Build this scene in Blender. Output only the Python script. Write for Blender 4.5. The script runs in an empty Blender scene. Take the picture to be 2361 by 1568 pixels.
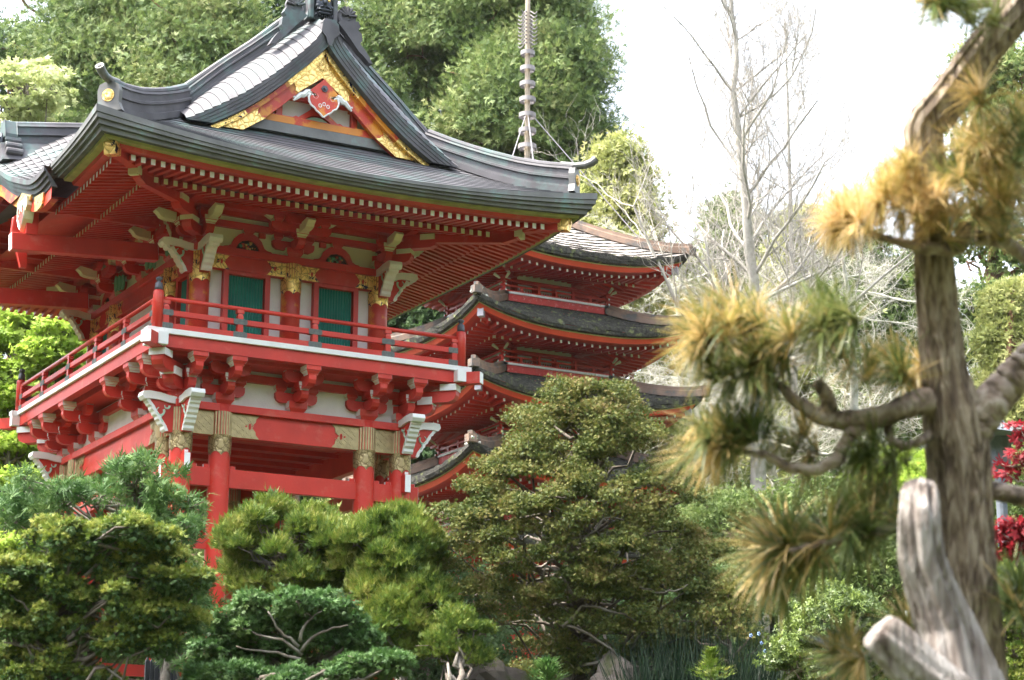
import bpy, math, random
import numpy as np
from mathutils import Vector, Matrix, Euler

# ------------------------------------------------------------------ camera, light, exposure
SC = bpy.context.scene
COL = SC.collection
EYE = np.array([0.0, 0.0, 1.6])
FPX = 8439.54 / 4096.0          # focal length in picture widths
_y, _p, _r = (math.radians(a) for a in (-29.0267, 13.8350, 0.31185))
_f = np.array([-math.sin(_y)*math.cos(_p), math.cos(_y)*math.cos(_p), math.sin(_p)])
_ri = np.array([math.cos(_y), math.sin(_y), 0.0]); _up = np.cross(_ri, _f)
CR = math.cos(_r)*_ri + math.sin(_r)*_up
CU = -math.sin(_r)*_ri + math.cos(_r)*_up
CF = _f
cam = bpy.data.objects.new("camera", bpy.data.cameras.new("camera"))
COL.objects.link(cam)
cam.matrix_world = Matrix(((CR[0], CU[0], -CF[0], EYE[0]), (CR[1], CU[1], -CF[1], EYE[1]), (CR[2], CU[2], -CF[2], EYE[2]), (0, 0, 0, 1)))
cam.data.sensor_width = 36.0
cam.data.lens = 36.0*FPX
cam.data.clip_start = 0.1
cam.data.clip_end = 2000.0
cam.data.dof.use_dof = True
cam.data.dof.focus_distance = 28.0
cam.data.dof.aperture_fstop = 3.8
SC.camera = cam

SUN_DIR = Vector((-0.66, 0.26, 1.30)).normalized()      # towards the sun
SC.world = bpy.data.worlds.new("World")
SC.world.use_nodes = True
nt = SC.world.node_tree
bg = nt.nodes['Background']
sky = nt.nodes.new('ShaderNodeTexSky')
sky.sky_type = 'NISHITA'
sky.sun_disc = False
sky.sun_elevation = math.asin(SUN_DIR.z)
sky.sun_rotation = math.atan2(SUN_DIR.x, SUN_DIR.y)
sky.air_density = 1.0
sky.dust_density = 4.0
sky.ozone_density = 1.0
hs = nt.nodes.new('ShaderNodeHueSaturation')          # thin bright overcast veil over the blue
hs.inputs['Saturation'].default_value = 0.42
hs.inputs['Value'].default_value = 1.35
nt.links.new(sky.outputs[0], hs.inputs['Color'])
nt.links.new(hs.outputs[0], bg.inputs['Color'])
bg.inputs['Strength'].default_value = 0.15
sun = bpy.data.objects.new("sun", bpy.data.lights.new("sun", 'SUN'))
COL.objects.link(sun)
sun.data.energy = 2.5
sun.data.angle = math.radians(0.5)
sun.data.color = (1.0, 0.93, 0.82)
sun.rotation_euler = (-SUN_DIR).to_track_quat('-Z', 'Y').to_euler()
SC.view_settings.view_transform = 'Standard'
SC.view_settings.look = 'None'
SC.view_settings.gamma = 1.0
SC.view_settings.use_curve_mapping = False
SC.view_settings.exposure = 2.35
SC.cycles.max_bounces = 6
SC.cycles.diffuse_bounces = 3
SC.cycles.transparent_max_bounces = 4
SC.cycles.caustics_reflective = False
SC.cycles.caustics_refractive = False

def at(px, py, dist):
    """world point seen at picture position (px,py in a 2361x1568 picture), dist metres ahead"""
    k = 1.0/2361.0/FPX
    return EYE + dist*(CF + CR*((px-1180.5)*k) - CU*((py-784.0)*k))

# ------------------------------------------------------------------ materials
MATS = {}
def mat(name, col, rough=0.5, metal=0.0, var=0.12, scale=3.0, bump=0.0, bscale=30.0, spec=0.5, col2=None, cscale=1.5, cmix=(0.5, 0.6), stretch=(1, 1, 1), coat=0.0):
    """principled paint/wood/metal with soft noise variation and an optional second worn colour"""
    m = bpy.data.materials.new(name); m.use_nodes = True; MATS[name] = m
    t = m.node_tree; b = t.nodes['Principled BSDF']; N = t.nodes.new; L = t.links.new
    b.inputs['Roughness'].default_value = rough; b.inputs['Metallic'].default_value = metal
    b.inputs['Specular IOR Level'].default_value = spec
    b.inputs['Coat Weight'].default_value = coat; b.inputs['Coat Roughness'].default_value = 0.25
    tc = N('ShaderNodeTexCoord'); mp = N('ShaderNodeMapping'); mp.inputs['Scale'].default_value = stretch
    L(tc.outputs['Object'], mp.inputs['Vector'])
    n1 = N('ShaderNodeTexNoise'); n1.inputs['Scale'].default_value = scale; n1.inputs['Detail'].default_value = 6; L(mp.outputs[0], n1.inputs['Vector'])
    cr = N('ShaderNodeValToRGB'); cr.color_ramp.elements[0].position = 0.3; cr.color_ramp.elements[1].position = 0.7
    lo = [max(0, c*(1-var)) for c in col]; hi = [min(1, c*(1+var)) for c in col]
    cr.color_ramp.elements[0].color = (*lo, 1); cr.color_ramp.elements[1].color = (*hi, 1)
    L(n1.outputs['Fac'], cr.inputs['Fac']); out = cr.outputs['Color']
    if col2:
        n2 = N('ShaderNodeTexNoise'); n2.inputs['Scale'].default_value = cscale; n2.inputs['Detail'].default_value = 7; n2.inputs['Roughness'].default_value = 0.65
        L(mp.outputs[0], n2.inputs['Vector'])
        r2 = N('ShaderNodeValToRGB'); r2.color_ramp.elements[0].position = cmix[0]; r2.color_ramp.elements[1].position = cmix[1]
        L(n2.outputs['Fac'], r2.inputs['Fac'])
        mx = N('ShaderNodeMix'); mx.data_type = 'RGBA'; L(r2.outputs['Color'], mx.inputs['Factor']); L(out, mx.inputs[6]); mx.inputs[7].default_value = (*col2, 1)
        out = mx.outputs[2]
    L(out, b.inputs['Base Color'])
    if bump:
        n3 = N('ShaderNodeTexNoise'); n3.inputs['Scale'].default_value = bscale; n3.inputs['Detail'].default_value = 5; L(mp.outputs[0], n3.inputs['Vector'])
        bm = N('ShaderNodeBump'); bm.inputs['Strength'].default_value = bump; bm.inputs['Distance'].default_value = 0.02
        L(n3.outputs['Fac'], bm.inputs['Height']); L(bm.outputs[0], b.inputs['Normal'])
    return m

def leafmat(name, cols, rough=0.6, trans=0.3, scale=1.5, spec=0.3, tcol=None):
    """foliage: colour by random island and by broad noise, with some light passing through"""
    m = bpy.data.materials.new(name); m.use_nodes = True; MATS[name] = m
    t = m.node_tree; b = t.nodes['Principled BSDF']; N = t.nodes.new; L = t.links.new
    g = N('ShaderNodeNewGeometry'); tc = N('ShaderNodeTexCoord')
    n = N('ShaderNodeTexNoise'); n.inputs['Scale'].default_value = scale; n.inputs['Detail'].default_value = 3; L(tc.outputs['Object'], n.inputs['Vector'])
    a = N('ShaderNodeMath'); a.operation = 'MULTIPLY_ADD'; L(g.outputs['Random Per Island'], a.inputs[0]); a.inputs[1].default_value = 0.55; 
    s = N('ShaderNodeMath'); s.operation = 'MULTIPLY_ADD'; L(n.outputs['Fac'], s.inputs[0]); s.inputs[1].default_value = 1.5; s.inputs[2].default_value = -0.52
    L(s.outputs[0], a.inputs[2])
    cr = N('ShaderNodeValToRGB'); e = cr.color_ramp.elements
    for i, c in enumerate(cols):
        p = i/(len(cols)-1)
        if i < 2: e[i].position = p; e[i].color = (*c, 1)
        else:
            q = e.new(p); q.color = (*c, 1)
    if len(cols) > 2:
        e[1].position = 1/(len(cols)-1)
    L(a.outputs[0], cr.inputs['Fac']); L(cr.outputs['Color'], b.inputs['Base Color'])
    b.inputs['Roughness'].default_value = rough; b.inputs['Specular IOR Level'].default_value = spec
    tr = N('ShaderNodeBsdfTranslucent'); mx = N('ShaderNodeMixShader'); mx.inputs[0].default_value = trans
    if tcol:
        mm = N('ShaderNodeMix'); mm.data_type = 'RGBA'; mm.blend_type = 'MULTIPLY'; mm.inputs['Factor'].default_value = 1
        L(cr.outputs['Color'], mm.inputs[6]); mm.inputs[7].default_value = (*tcol, 1); L(mm.outputs[2], tr.inputs['Color'])
    else: L(cr.outputs['Color'], tr.inputs['Color'])
    L(b.outputs[0], mx.inputs[1]); L(tr.outputs[0], mx.inputs[2]); L(mx.outputs[0], t.nodes['Material Output'].inputs['Surface'])
    return m

RED = mat('red_paint', (0.56, 0.040, 0.026), rough=0.42, var=0.18, scale=1.6, col2=(0.60, 0.115, 0.08), cscale=5, cmix=(.56, .74), bump=0.08, bscale=25, spec=0.4, coat=0.04)
REDW = mat('red_paint_worn', (0.52, 0.045, 0.022), rough=0.42, var=0.12, col2=(0.66, 0.25, 0.02), cscale=2.4, cmix=(0.50, 0.58), bump=0.1)
WHITE = mat('white_paint', (0.79, 0.80, 0.79), rough=0.5, var=0.08, scale=4, col2=(0.55, 0.55, 0.50), cscale=5, cmix=(0.6, 0.8))
CREAM = mat('cream_paint_and_shaded_white', (0.66, 0.63, 0.40), rough=0.55, var=0.06)  # inner rafter ends: white's shade and green garden bounce put into this colour
PLASTER = mat('white_plaster', (0.72, 0.72, 0.70), rough=0.8, var=0.05, scale=6, bump=0.15, bscale=60)
YELLOW = mat('yellow_green_edging', (0.34, 0.32, 0.11), rough=0.7, var=0.2, scale=5)
TEAL = mat('teal_paint', (0.03, 0.26, 0.21), rough=0.5, var=0.15, scale=4)
IRON = mat('dark_iron', (0.09, 0.095, 0.11), rough=0.55, metal=0.3, var=0.3, scale=20, bump=0.2)
PATCH = mat('grey_fitting', (0.13, 0.14, 0.135), rough=0.75, var=0.25, scale=25, bump=0.2)
GREEN = mat('carved_green_paint', (0.12, 0.36, 0.20), rough=0.5, var=0.2, scale=9)
MINT = mat('carved_mint_paint', (0.42, 0.62, 0.50), rough=0.5, var=0.1)
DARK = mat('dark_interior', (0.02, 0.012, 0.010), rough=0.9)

def ornate(name, col, col2, rough, scale, strength, flakes=None):
    """beaten metal: scrolling relief from warped waves"""
    m = bpy.data.materials.new(name); m.use_nodes = True; MATS[name] = m
    t = m.node_tree; b = t.nodes['Principled BSDF']; N = t.nodes.new; L = t.links.new
    tc = N('ShaderNodeTexCoord')
    v = N('ShaderNodeTexVoronoi'); v.feature = 'DISTANCE_TO_EDGE'; v.inputs['Scale'].default_value = scale
    n = N('ShaderNodeTexNoise'); n.inputs['Scale'].default_value = scale*0.6; n.inputs['Detail'].default_value = 2; L(tc.outputs['Object'], n.inputs['Vector'])
    ad = N('ShaderNodeMix'); ad.data_type = 'RGBA'; ad.inputs['Factor'].default_value = 0.12; L(tc.outputs['Object'], ad.inputs[6]); L(n.outputs['Color'], ad.inputs[7])
    L(ad.outputs[2], v.inputs['Vector'])
    cr = N('ShaderNodeValToRGB'); cr.color_ramp.elements[0].position = 0.02; cr.color_ramp.elements[1].position = 0.11
    cr.color_ramp.elements[0].color = (*col2, 1); cr.color_ramp.elements[1].color = (*col, 1)
    L(v.outputs['Distance'], cr.inputs['Fac']); out = cr.outputs['Color']
    met = 0.85
    if flakes:
        n2 = N('ShaderNodeTexNoise'); n2.inputs['Scale'].default_value = 9; n2.inputs['Detail'].default_value = 4; L(tc.outputs['Object'], n2.inputs['Vector'])
        r2 = N('ShaderNodeValToRGB'); r2.color_ramp.elements[0].position = 0.60; r2.color_ramp.elements[1].position = 0.63; L(n2.outputs['Fac'], r2.inputs['Fac'])
        mx = N('ShaderNodeMix'); mx.data_type = 'RGBA'; L(r2.outputs['Color'], mx.inputs['Factor']); L(out, mx.inputs[6]); mx.inputs[7].default_value = (*flakes, 1); out = mx.outputs[2]
    L(out, b.inputs['Base Color']); b.inputs['Metallic'].default_value = met; b.inputs['Roughness'].default_value = rough
    bm = N('ShaderNodeBump'); bm.inputs['Strength'].default_value = strength; bm.inputs['Distance'].default_value = 0.012
    L(v.outputs['Distance'], bm.inputs['Height']); L(bm.outputs[0], b.inputs['Normal'])
    return m
GOLD = ornate('gilded_relief', (0.95, 0.68, 0.26), (0.55, 0.34, 0.09), 0.36, 13, 0.8)
GOLDF = ornate('flaking_gold_leaf', (0.95, 0.66, 0.22), (0.50, 0.32, 0.09), 0.34, 13, 0.8, flakes=(0.015, 0.018, 0.05))
BRASS = ornate('matte_brass_relief', (0.46, 0.36, 0.19), (0.22, 0.165, 0.08), 0.45, 15, 0.9)
BRASSP = mat('matte_brass', (0.44, 0.35, 0.19), rough=0.45, metal=0.75, var=0.15, scale=12)
COPPER = mat('aged_copper', (0.092, 0.088, 0.096), rough=0.60, metal=0.12, spec=0.35, var=0.30, scale=2.5, col2=(0.10, 0.17, 0.16), cscale=1.6, cmix=(0.5, 0.68), bump=0.08, bscale=12)
COPPERT = mat('aged_copper_green', (0.15, 0.15, 0.145), rough=0.5, metal=0.2, var=0.25, scale=3, col2=(0.15, 0.27, 0.24), cscale=3.0, cmix=(0.55, 0.72), bump=0.12, bscale=14)
SEAM_SHADE = mat('roof_seam_and_gap_shade', (0.06, 0.06, 0.065), rough=0.8)  # for seams, and as painted shade in the gaps between roof courses
EDGES = mat('eave_step', (0.09, 0.095, 0.09), rough=0.7, var=.3, scale=6)

# ------------------------------------------------------------------ mesh helper
class MB:
    def __init__(s): s.v = []; s.f = []; s.m = []; s.n = 0; s.T = None
    def add(s, V, F, m=0):
        V = np.asarray(V, float)
        if s.T is not None: V = s.T(V)
        s.v.append(V); k = s.n
        s.f += [tuple(i+k for i in f) for f in F]
        s.m += [m]*len(F) if isinstance(m, int) else list(m)
        s.n += len(V)
    def box(s, x0, x1, y0, y1, z0, z1, m=0, ms=None):
        V = [(x, y, z) for z in (z0, z1) for y in (y0, y1) for x in (x0, x1)]
        F = [(0, 2, 3, 1), (4, 5, 7, 6), (0, 1, 5, 4), (2, 6, 7, 3), (0, 4, 6, 2), (1, 3, 7, 5)]   # -z +z -y +y -x +x
        s.add(V, F, ms if ms else m)
    def beam(s, a, b, w, h, m=0, me=None):
        """box along a-b, w wide, h high; me = material of the two ends"""
        a = np.array(a, float); b = np.array(b, float); d = b-a; d /= np.linalg.norm(d)
        r = np.cross(d, (0, 0, 1.0)); 
        if np.linalg.norm(r) < 1e-4: r = np.array([1.0, 0, 0])
        r /= np.linalg.norm(r); u = np.cross(r, d)
        V = [p + r*(w/2*i) + u*(h/2*j) for p in (a, b) for i, j in ((-1, -1), (1, -1), (1, 1), (-1, 1))]
        e = m if me is None else me
        s.add(V, [(0, 1, 2, 3), (7, 6, 5, 4), (0, 4, 5, 1), (1, 5, 6, 2), (2, 6, 7, 3), (3, 7, 4, 0)], [e, e, m, m, m, m])
    def frus(s, x, y, z0, z1, a0, b0, a1, b1, m=0, ms=None):
        V = [(x+i*a, y+j*b, z) for z, a, b in ((z0, a0/2, b0/2), (z1, a1/2, b1/2)) for j in (-1, 1) for i in (-1, 1)]
        s.add(V, [(0, 2, 3, 1), (4, 5, 7, 6), (0, 1, 5, 4), (2, 6, 7, 3), (0, 4, 6, 2), (1, 3, 7, 5)], ms if ms else m)
    def prism(s, P, ax, a0, a1, m=0, me=None):
        """polygon P extruded along axis ax ('x': P=(y,z), 'y': P=(x,z), 'z': P=(x,y))"""
        n = len(P); V = []
        for a in (a0, a1):
            for p in P: V.append({'x': (a, p[0], p[1]), 'y': (p[0], a, p[1]), 'z': (p[0], p[1], a)}[ax])
        me = m if me is None else me
        s.add(V, [tuple(range(n)), tuple(range(2*n-1, n-1, -1))]+[(i, (i+1) % n, n+(i+1) % n, n+i) for i in range(n)], [m, m]+[me]*n)
    def band(s, A, B, m=0, closed=False):
        """quad strip between two point rows"""
        n = len(A); V = list(A)+list(B)
        s.add(V, [(i, i+1, n+i+1, n+i) for i in range(n-1)]+([(n-1, 0, n, 2*n-1)] if closed else []), m)
    def grid(s, G, m=0):
        """G: rows x cols x 3"""
        G = np.asarray(G, float); r, c = G.shape[:2]
        s.add(G.reshape(-1, 3), [(i*c+j, i*c+j+1, (i+1)*c+j+1, (i+1)*c+j) for i in range(r-1) for j in range(c-1)], m)
    def lathe(s, prof, c=(0, 0, 0), seg=16, m=0, flute=0):
        a = np.arange(seg)*2*math.pi/seg; V = []
        for r, z in prof:
            for k in range(seg):
                rr = r*(1+(flute if k % 2 else 0))
                V.append((c[0]+rr*math.cos(a[k]), c[1]+rr*math.sin(a[k]), c[2]+z))
        F = [(i*seg+k, i*seg+(k+1) % seg, (i+1)*seg+(k+1) % seg, (i+1)*seg+k) for i in range(len(prof)-1) for k in range(seg)]
        F += [tuple(range(seg-1, -1, -1)), tuple(range((len(prof)-1)*seg, len(prof)*seg))]
        s.add(V, F, m)
    def tube(s, P, R, seg=6, m=0, rough=0.0, cap=True):
        P = np.asarray(P, float); n = len(P); R = np.broadcast_to(np.asarray(R, float), (n,))
        Tn = np.gradient(P, axis=0); Tn /= (np.linalg.norm(Tn, axis=1)[:, None]+1e-9)
        up = np.array([0, 0, 1.0]) if abs(Tn[0][2]) < 0.9 else np.array([1.0, 0, 0])
        a = np.arange(seg)*2*math.pi/seg; V = []
        x = np.cross(Tn[0], up); x /= np.linalg.norm(x)
        for i in range(n):
            x = x-Tn[i]*np.dot(x, Tn[i]); x /= np.linalg.norm(x)+1e-9; y = np.cross(Tn[i], x)
            rr = R[i]*(1+(np.random.rand(seg)-.5)*rough) if rough else np.full(seg, R[i])
            V.append(P[i]+rr[:, None]*(np.cos(a)[:, None]*x+np.sin(a)[:, None]*y))
        V = np.concatenate(V)
        F = [(i*seg+k, i*seg+(k+1) % seg, (i+1)*seg+(k+1) % seg, (i+1)*seg+k) for i in range(n-1) for k in range(seg)]
        if cap: F += [tuple(range(seg-1, -1, -1)), tuple(range((n-1)*seg, n*seg))]
        s.add(V, F, m)
    def sweep(s, P, sec, m=0, lat=None, ends=True):
        """section [(lateral, vertical)] carried along path P with vertical up"""
        P = np.asarray(P, float); n = len(P); G = []
        for i in range(n):
            if lat is None:
                t = P[min(i+1, n-1)]-P[max(i-1, 0)]; l = np.array([t[1], -t[0], 0]); l /= np.linalg.norm(l)+1e-9
            else: l = np.array(lat, float)
            sc = sec[i] if isinstance(sec[0][0], (tuple, list)) else sec
            G += [P[i]+l*a+np.array([0, 0, b]) for a, b in sc]
        k = len(sec[0]) if isinstance(sec[0][0], (tuple, list)) else len(sec)
        F = [(i*k+j, i*k+(j+1) % k, (i+1)*k+(j+1) % k, (i+1)*k+j) for i in range(n-1) for j in range(k)]
        if ends: F += [tuple(range(k)), tuple(range(n*k-1, (n-1)*k-1, -1))]
        s.add(G, F, m)
    def mesh(s, name, mats, smooth=False, shift=(0, 0, 0)):
        me = bpy.data.meshes.new(name)
        V = np.concatenate(s.v) + np.array(shift)
        me.from_pydata(V.tolist(), [], s.f)
        for q in (mats if isinstance(mats, (list, tuple)) else [mats]): me.materials.append(q)
        if any(s.m): me.polygons.foreach_set('material_index', s.m)
        if smooth: me.polygons.foreach_set('use_smooth', [True]*len(s.f))
        me.update()
        return me
    def build(s, name, mats, parent=None, smooth=False, shift=(0, 0, 0), bevel=0.0, **kw):
        o = place(s.mesh(name, mats, smooth, shift), name, parent, **kw)
        if bevel: bev(o, bevel)
        return o

def bev(o, w):
    b = o.modifiers.new('bevel', 'BEVEL'); b.width = w; b.segments = 1; b.limit_method = 'ANGLE'; b.angle_limit = math.radians(50)

def place(me, name, parent=None, loc=(0, 0, 0), rot=0.0, label=None, cat=None, group=None, kind=None):
    o = bpy.data.objects.new(name, me); COL.objects.link(o)
    if parent is not None: o.parent = parent
    o.location = loc; o.rotation_euler = (0, 0, rot)
    return tag(o, label, cat, group, kind)
def tag(o, label=None, cat=None, group=None, kind=None):
    for k, v in (('label', label), ('category', cat), ('group', group), ('kind', kind)):
        if v: o[k] = v
    return o
def thing(name, loc, label, cat, group=None, rot=0.0):
    return place(None, name, None, loc, rot, label, cat, group)

def hgt(x, y):
    """ground height: flat by the camera, a slope up to the gate, rising behind"""
    s = x*CF[0]+y*CF[1]; s = s/math.hypot(CF[0], CF[1])
    t = np.clip((s-9)/17.0, 0, 1); h = 3.55*t*t*(3-2*t)
    return h + np.clip(s-34, 0, 200)*0.055 + 0.06*np.sin(x*0.9)*np.cos(y*0.7)*t

# ================================================================== TEMPLE GATE
GX, GY, GZ = 9.056, 26.032, 8.43
ZG = float(hgt(GX+2.3, GY+3))-0.05
GATE = thing('temple_gate', (GX, GY, ZG), 'two-storey vermilion temple gate with white balcony edge, gold fittings and dark copper gabled roof', 'temple gate')
SH = (0, 0, GZ-ZG)
W, D = 4.55, 6.325
CXG, CYG = W/2, D/2
def Tf(V): return V
def Tl(V): return np.stack([V[:, 1]-.002, .0015+V[:, 0]*(D-.003)/D, V[:, 2]+.0015], 1)      # 2 mm off the front set, so no faces coincide
def Tr(V): return np.stack([W-V[:, 1]+.002, .0015+V[:, 0]*(D-.003)/D, V[:, 2]+.0015], 1)
def Tb(V): return np.stack([V[:, 0], D-V[:, 1], V[:, 2]], 1)
SIDES = [('f', Tf, W), ('l', Tl, D), ('r', Tr, W and D), ('b', Tb, W)]
def gb(mb, name, mats, **kw): return mb.build(name, mats, kw.pop('parent', GATE), shift=SH, **kw)

# ---- lower storey columns (one mesh, placed many times), brass sleeve as sub-part
ZB = ZG-GZ-0.3
colmb = MB(); colmb.lathe([(0.15, ZB), (0.15, -3.2), (0.146, -1.0), (0.146, -0.82)], seg=28); ME_COL = colmb.mesh('column', RED, True, SH)
def scallop_sleeve(z0, z1, zs, r, n=28, deep=0.06):
    m = MB(); k = 48; a = np.arange(k)*2*math.pi/k
    low = z0+deep*np.abs(np.sin(a*3))**0.7
    rows = []
    for z, rr in ((None, r+.004), ((z0+zs)/2+.03, r+.010), (zs-.03, r+.006), (zs, r+.012)):
        zz = low if z is None else np.full(k, z)
        rows.append(np.stack([rr*np.cos(a), rr*np.sin(a), zz], 1))
    G = np.array([np.vstack([q, q[:1]]) for q in rows]); m.grid(G, 0)
    nf = 22; kk = nf*4; a = np.arange(kk+1)*2*math.pi/kk     # fluted collar
    rf = r-0.012+0.022*np.abs(np.sin(a*nf/2))**0.6
    G = np.array([np.stack([rf*np.cos(a), rf*np.sin(a), np.full(kk+1, z)], 1) for z in (zs-0.02, z1)]); m.grid(G, 1)
    return m
ME_SLV = scallop_sleeve(-1.53, -0.915, -1.24, 0.150).mesh('brass_sleeve', [BRASS, BRASSP], True, SH)
low_cols = [(u, v) for v in (0.63, D-0.63) for u in (0.63, 1.19, 3.36, 3.92)]+[(u, v) for u in (0.63, 3.92) for v in (1.19, D-1.19)]
for u, v in low_cols:
    c = place(ME_COL, 'column', GATE, (u, v, 0)); place(ME_SLV, 'brass_sleeve', c, (0, 0, 0), rot=0.3)
# ---- beams of the lower storey
def tie_beams():
    for nm, T, L in SIDES:
        m = MB(); m.T = T
        m.box(0.50, L-0.50, 0.50, 0.76, -0.915, -0.81); gb(m, 'top_plate', RED, bevel=.006)
        ends = [0.63, 1.19, L-1.19, L-0.63]
        m = MB(); m.T = T
        m.box(0.76, L-0.76, 0.565, 0.695, -1.25, -0.915); gb(m, 'lintel_beam', RED, bevel=.005)
        m = MB(); m.T = T
        z0, z1 = -1.945, -1.69
        if nm in 'fb': m.box(0.35, L-0.35, 0.585, 0.675, z0, z1, 0, [0, 0, 0, 0, 1, 1])
        else: m.box(0.35, L-0.35, 0.585, 0.675, z0+0.13, z1+0.13, 0, [0, 0, 0, 0, 1, 1])
        dz = 0 if nm in 'fb' else .13
        for s in ends:      # wedge keys beside each column
            for k in (-1, 1): m.box(s+k*0.19-0.04, s+k*0.19+0.04, 0.60, 0.66, z1+dz, z1+dz+0.045, 0, [0, 0, 0, 0, 1, 1])
        gb(m, 'tie_beam', [RED, WHITE], bevel=.004)
        if nm in 'fb':
            for za, zb_ in ((-2.80, -2.60), (-4.10, -3.92)): m = MB(); m.T = T; m.box(0.70, L-0.70, 0.60, 0.66, za, zb_); gb(m, 'tie_beam', RED)
        # pierced fret plates on the lintel, notched free edge
        if nm != 'b':
            for s, k, free in ((0.63, 1, 0), (1.19, 1, 1), (L-1.19, -1, 1), (L-0.63, -1, 0)):
                m = MB(); m.T = T; a = s+k*0.13
                if free:
                    b = s+k*0.50
                    P = [(a, -1.245), (b+k*.04, -1.245), (b-k*.01, -1.19), (b-k*.015, -1.15), (b-k*.07, -1.09), (b-k*.07, -1.07), (b-k*.015, -1.01), (b-k*.01, -0.97), (b+k*.04, -0.92), (a, -0.92)]
                else:
                    b = s+k*0.43; P = [(a, -1.245), (b, -1.245), (b, -0.92), (a, -0.92)]
                m.prism(P, 'y', 0.555, 0.70)
                # fret: raised diagonal key strips, stepping
                lo, hi = min(a, b)+.015, max(a, b)-(.05 if free else .015)
                for i in range(9):
                    c0 = lo+(hi-lo)*(i+.5)/9
                    for j in range(7):
                        z = -1.225+j*.046
                        if (i+2*j) % 3 == 0: continue
                        d = .018*(1 if (i//2+j) % 2 else -1)
                        m.beam((c0-.022, 0.553, z-d), (c0+.022, 0.553, z+d), 0.006, 0.007)
                if free:
                    for q in ((b-k*.10, -1.08, .022), (b-k*.10, -1.055, .018), (b-k*.10, -1.105, .018), (b-k*.155, -1.08, .014)):
                        m.prism([(q[0]+q[2]*math.cos(t), q[1]+q[2]*math.sin(t)) for t in np.linspace(0, 2*math.pi, 9)[:-1]], 'y', 0.546, 0.552, 1)
                gb(m, 'brass_fret_plate', [BRASSP, RED])
tie_beams()
# ---- carved noses (kibana) at the corner columns, lower and upper storey
def nose(u, v, du, dv, zt, zb, name, rin=0.14):
    """wing along direction (du,dv): red board, scalloped white edge, white wavy cap, mint scroll"""
    m = MB(); ax = np.array([du, dv, 0.0]); pr = np.array([-dv, du, 0.0]); o = np.array([u, v, 0.0])
    def T(V): return o+V[:, :1]*ax+V[:, 1:2]*pr+V[:, 2:]*np.array([0, 0, 1.0])
    m.T = T
    zc = zt-0.10
    m.prism([(rin-.03, zb-.02), (0.23, zb-.02), (0.30, zb+.10), (0.42, zb+.27), (0.50, zc), (rin-.03, zc)], 'y', -0.062, 0.062, 0)
    E = [(0.25, zb-.02), (0.28, zb+.05), (0.335, zb+.12), (0.37, zb+.18), (0.42, zb+.24), (0.46, zb+.31), (0.50, zc-.05), (0.53, zc)]
    for i in range(len(E)-1):
        a, b = E[i], E[i+1]; mx, mz = (a[0]+b[0])/2+.011, (a[1]+b[1])/2-.005
        m.prism([(a[0]-.038, a[1]+.01), a, (mx, mz), b, (b[0]-.038, b[1]+.012)], 'y', -0.076, 0.076, 1)
    top = [(0.10, zt-.035), (0.22, zt-.025), (0.34, zt), (0.50, zt+.012), (0.585, zt), (0.60, zt-.05)]
    bot = [(0.60, zt-.06), (0.565, zt-.105), (0.48, zt-.095), (0.34, zt-.10), (0.22, zt-.125), (0.10, zt-.13)]
    m.prism(top+bot, 'y', -0.098, 0.098, 1); m.box(-0.02, 0.10, -0.10, 0.10, zt-.135, zt-.03, 0)
    for sd in (-.068, .068):        # mint scroll in relief
        for c, r, a0, a1 in (((0.33, zb+.25), .055, 2.6, 7.4), ((0.27, zb+.155), .05, -1.2, 1.3), ((0.24, zb+.33), .035, 3.0, 6.5)):
            P = [(c[0]+r*math.cos(t), sd, c[1]+r*math.sin(t)) for t in np.linspace(a0, a1, 10)]
            m.tube(P, np.linspace(.018, .006, 10), 5, 2)
    gb(m, name, [RED, WHITE, MINT])
for u, sx in ((0.63, -1), (W-0.63, 1)):
    for v, sy in ((0.63, -1), (D-0.63, 1)):
        nose(u, v, sx, 0, -0.745, -1.245, 'carved_nose'); nose(u, v, 0, sy, -0.742, -1.242, 'carved_nose')
        uu, vv = (0.90 if sx < 0 else W-0.90), (0.90 if sy < 0 else D-0.90)
        nose(uu, vv, sx, 0, 1.515, 1.09, 'carved_nose'); nose(uu, vv, 0, sy, 1.518, 1.093, 'carved_nose')
# ---- ceiling and floor slab, hidden hearts
m = MB(); m.box(0.70, W-0.70, 0.70, D-0.70, -0.90, -0.86); m.box(0.2, W-.2, 0.2, D-.2, -0.28, -0.10)
for k in range(9): m.box(0.66, W-0.66, 1.0+k*.54, 1.06+k*.54, -0.97, -0.90)
gb(m, 'ceiling', RED)

# ---- brackets
def blk(m, s, d, z0, w=0.20, h=0.13, axis='s', wd=None):
    """bearing block: square top half, curved lower half; the two faces along `axis` are white"""
    wd = wd or w; zm = z0+h*0.48
    ms = [0, 0, 0, 0, 1, 1] if axis == 's' else [0, 0, 1, 1, 0, 0]
    m.box(s-w/2, s+w/2, d-wd/2, d+wd/2, zm, z0+h, 0, ms)
    m.frus(s, d, z0+h*.2, zm-.002, w*.74, wd*.74, w*.94, wd*.94, 0, ms)
    m.frus(s, d, z0, z0+h*.2-.001, w*.66, wd*.66, w*.72, wd*.72, 0, ms)
def arm_s(m, s, d, L, z0, z1, th=0.12):
    c = [(s-L/2, z1), (s-L/2, z0+.07), (s-L/2+.02, z0+.03), (s-L/2+.07, z0), (s+L/2-.07, z0), (s+L/2-.02, z0+.03), (s+L/2, z0+.07), (s+L/2, z1)]
    m.prism(c, 'y', d-th/2, d+th/2, 0)
def arm_d(m, s, d0, d1, z0, z1, th=0.11):
    """arm reaching outwards to depth d0 (smaller = further out)"""
    m.prism([(d1, z1), (d1, z0), (d0+.09, z0), (d0+.03, z0+.03), (d0, z0+.08), (d0, z1)], 'x', s-th/2, s+th/2, 0)
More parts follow.
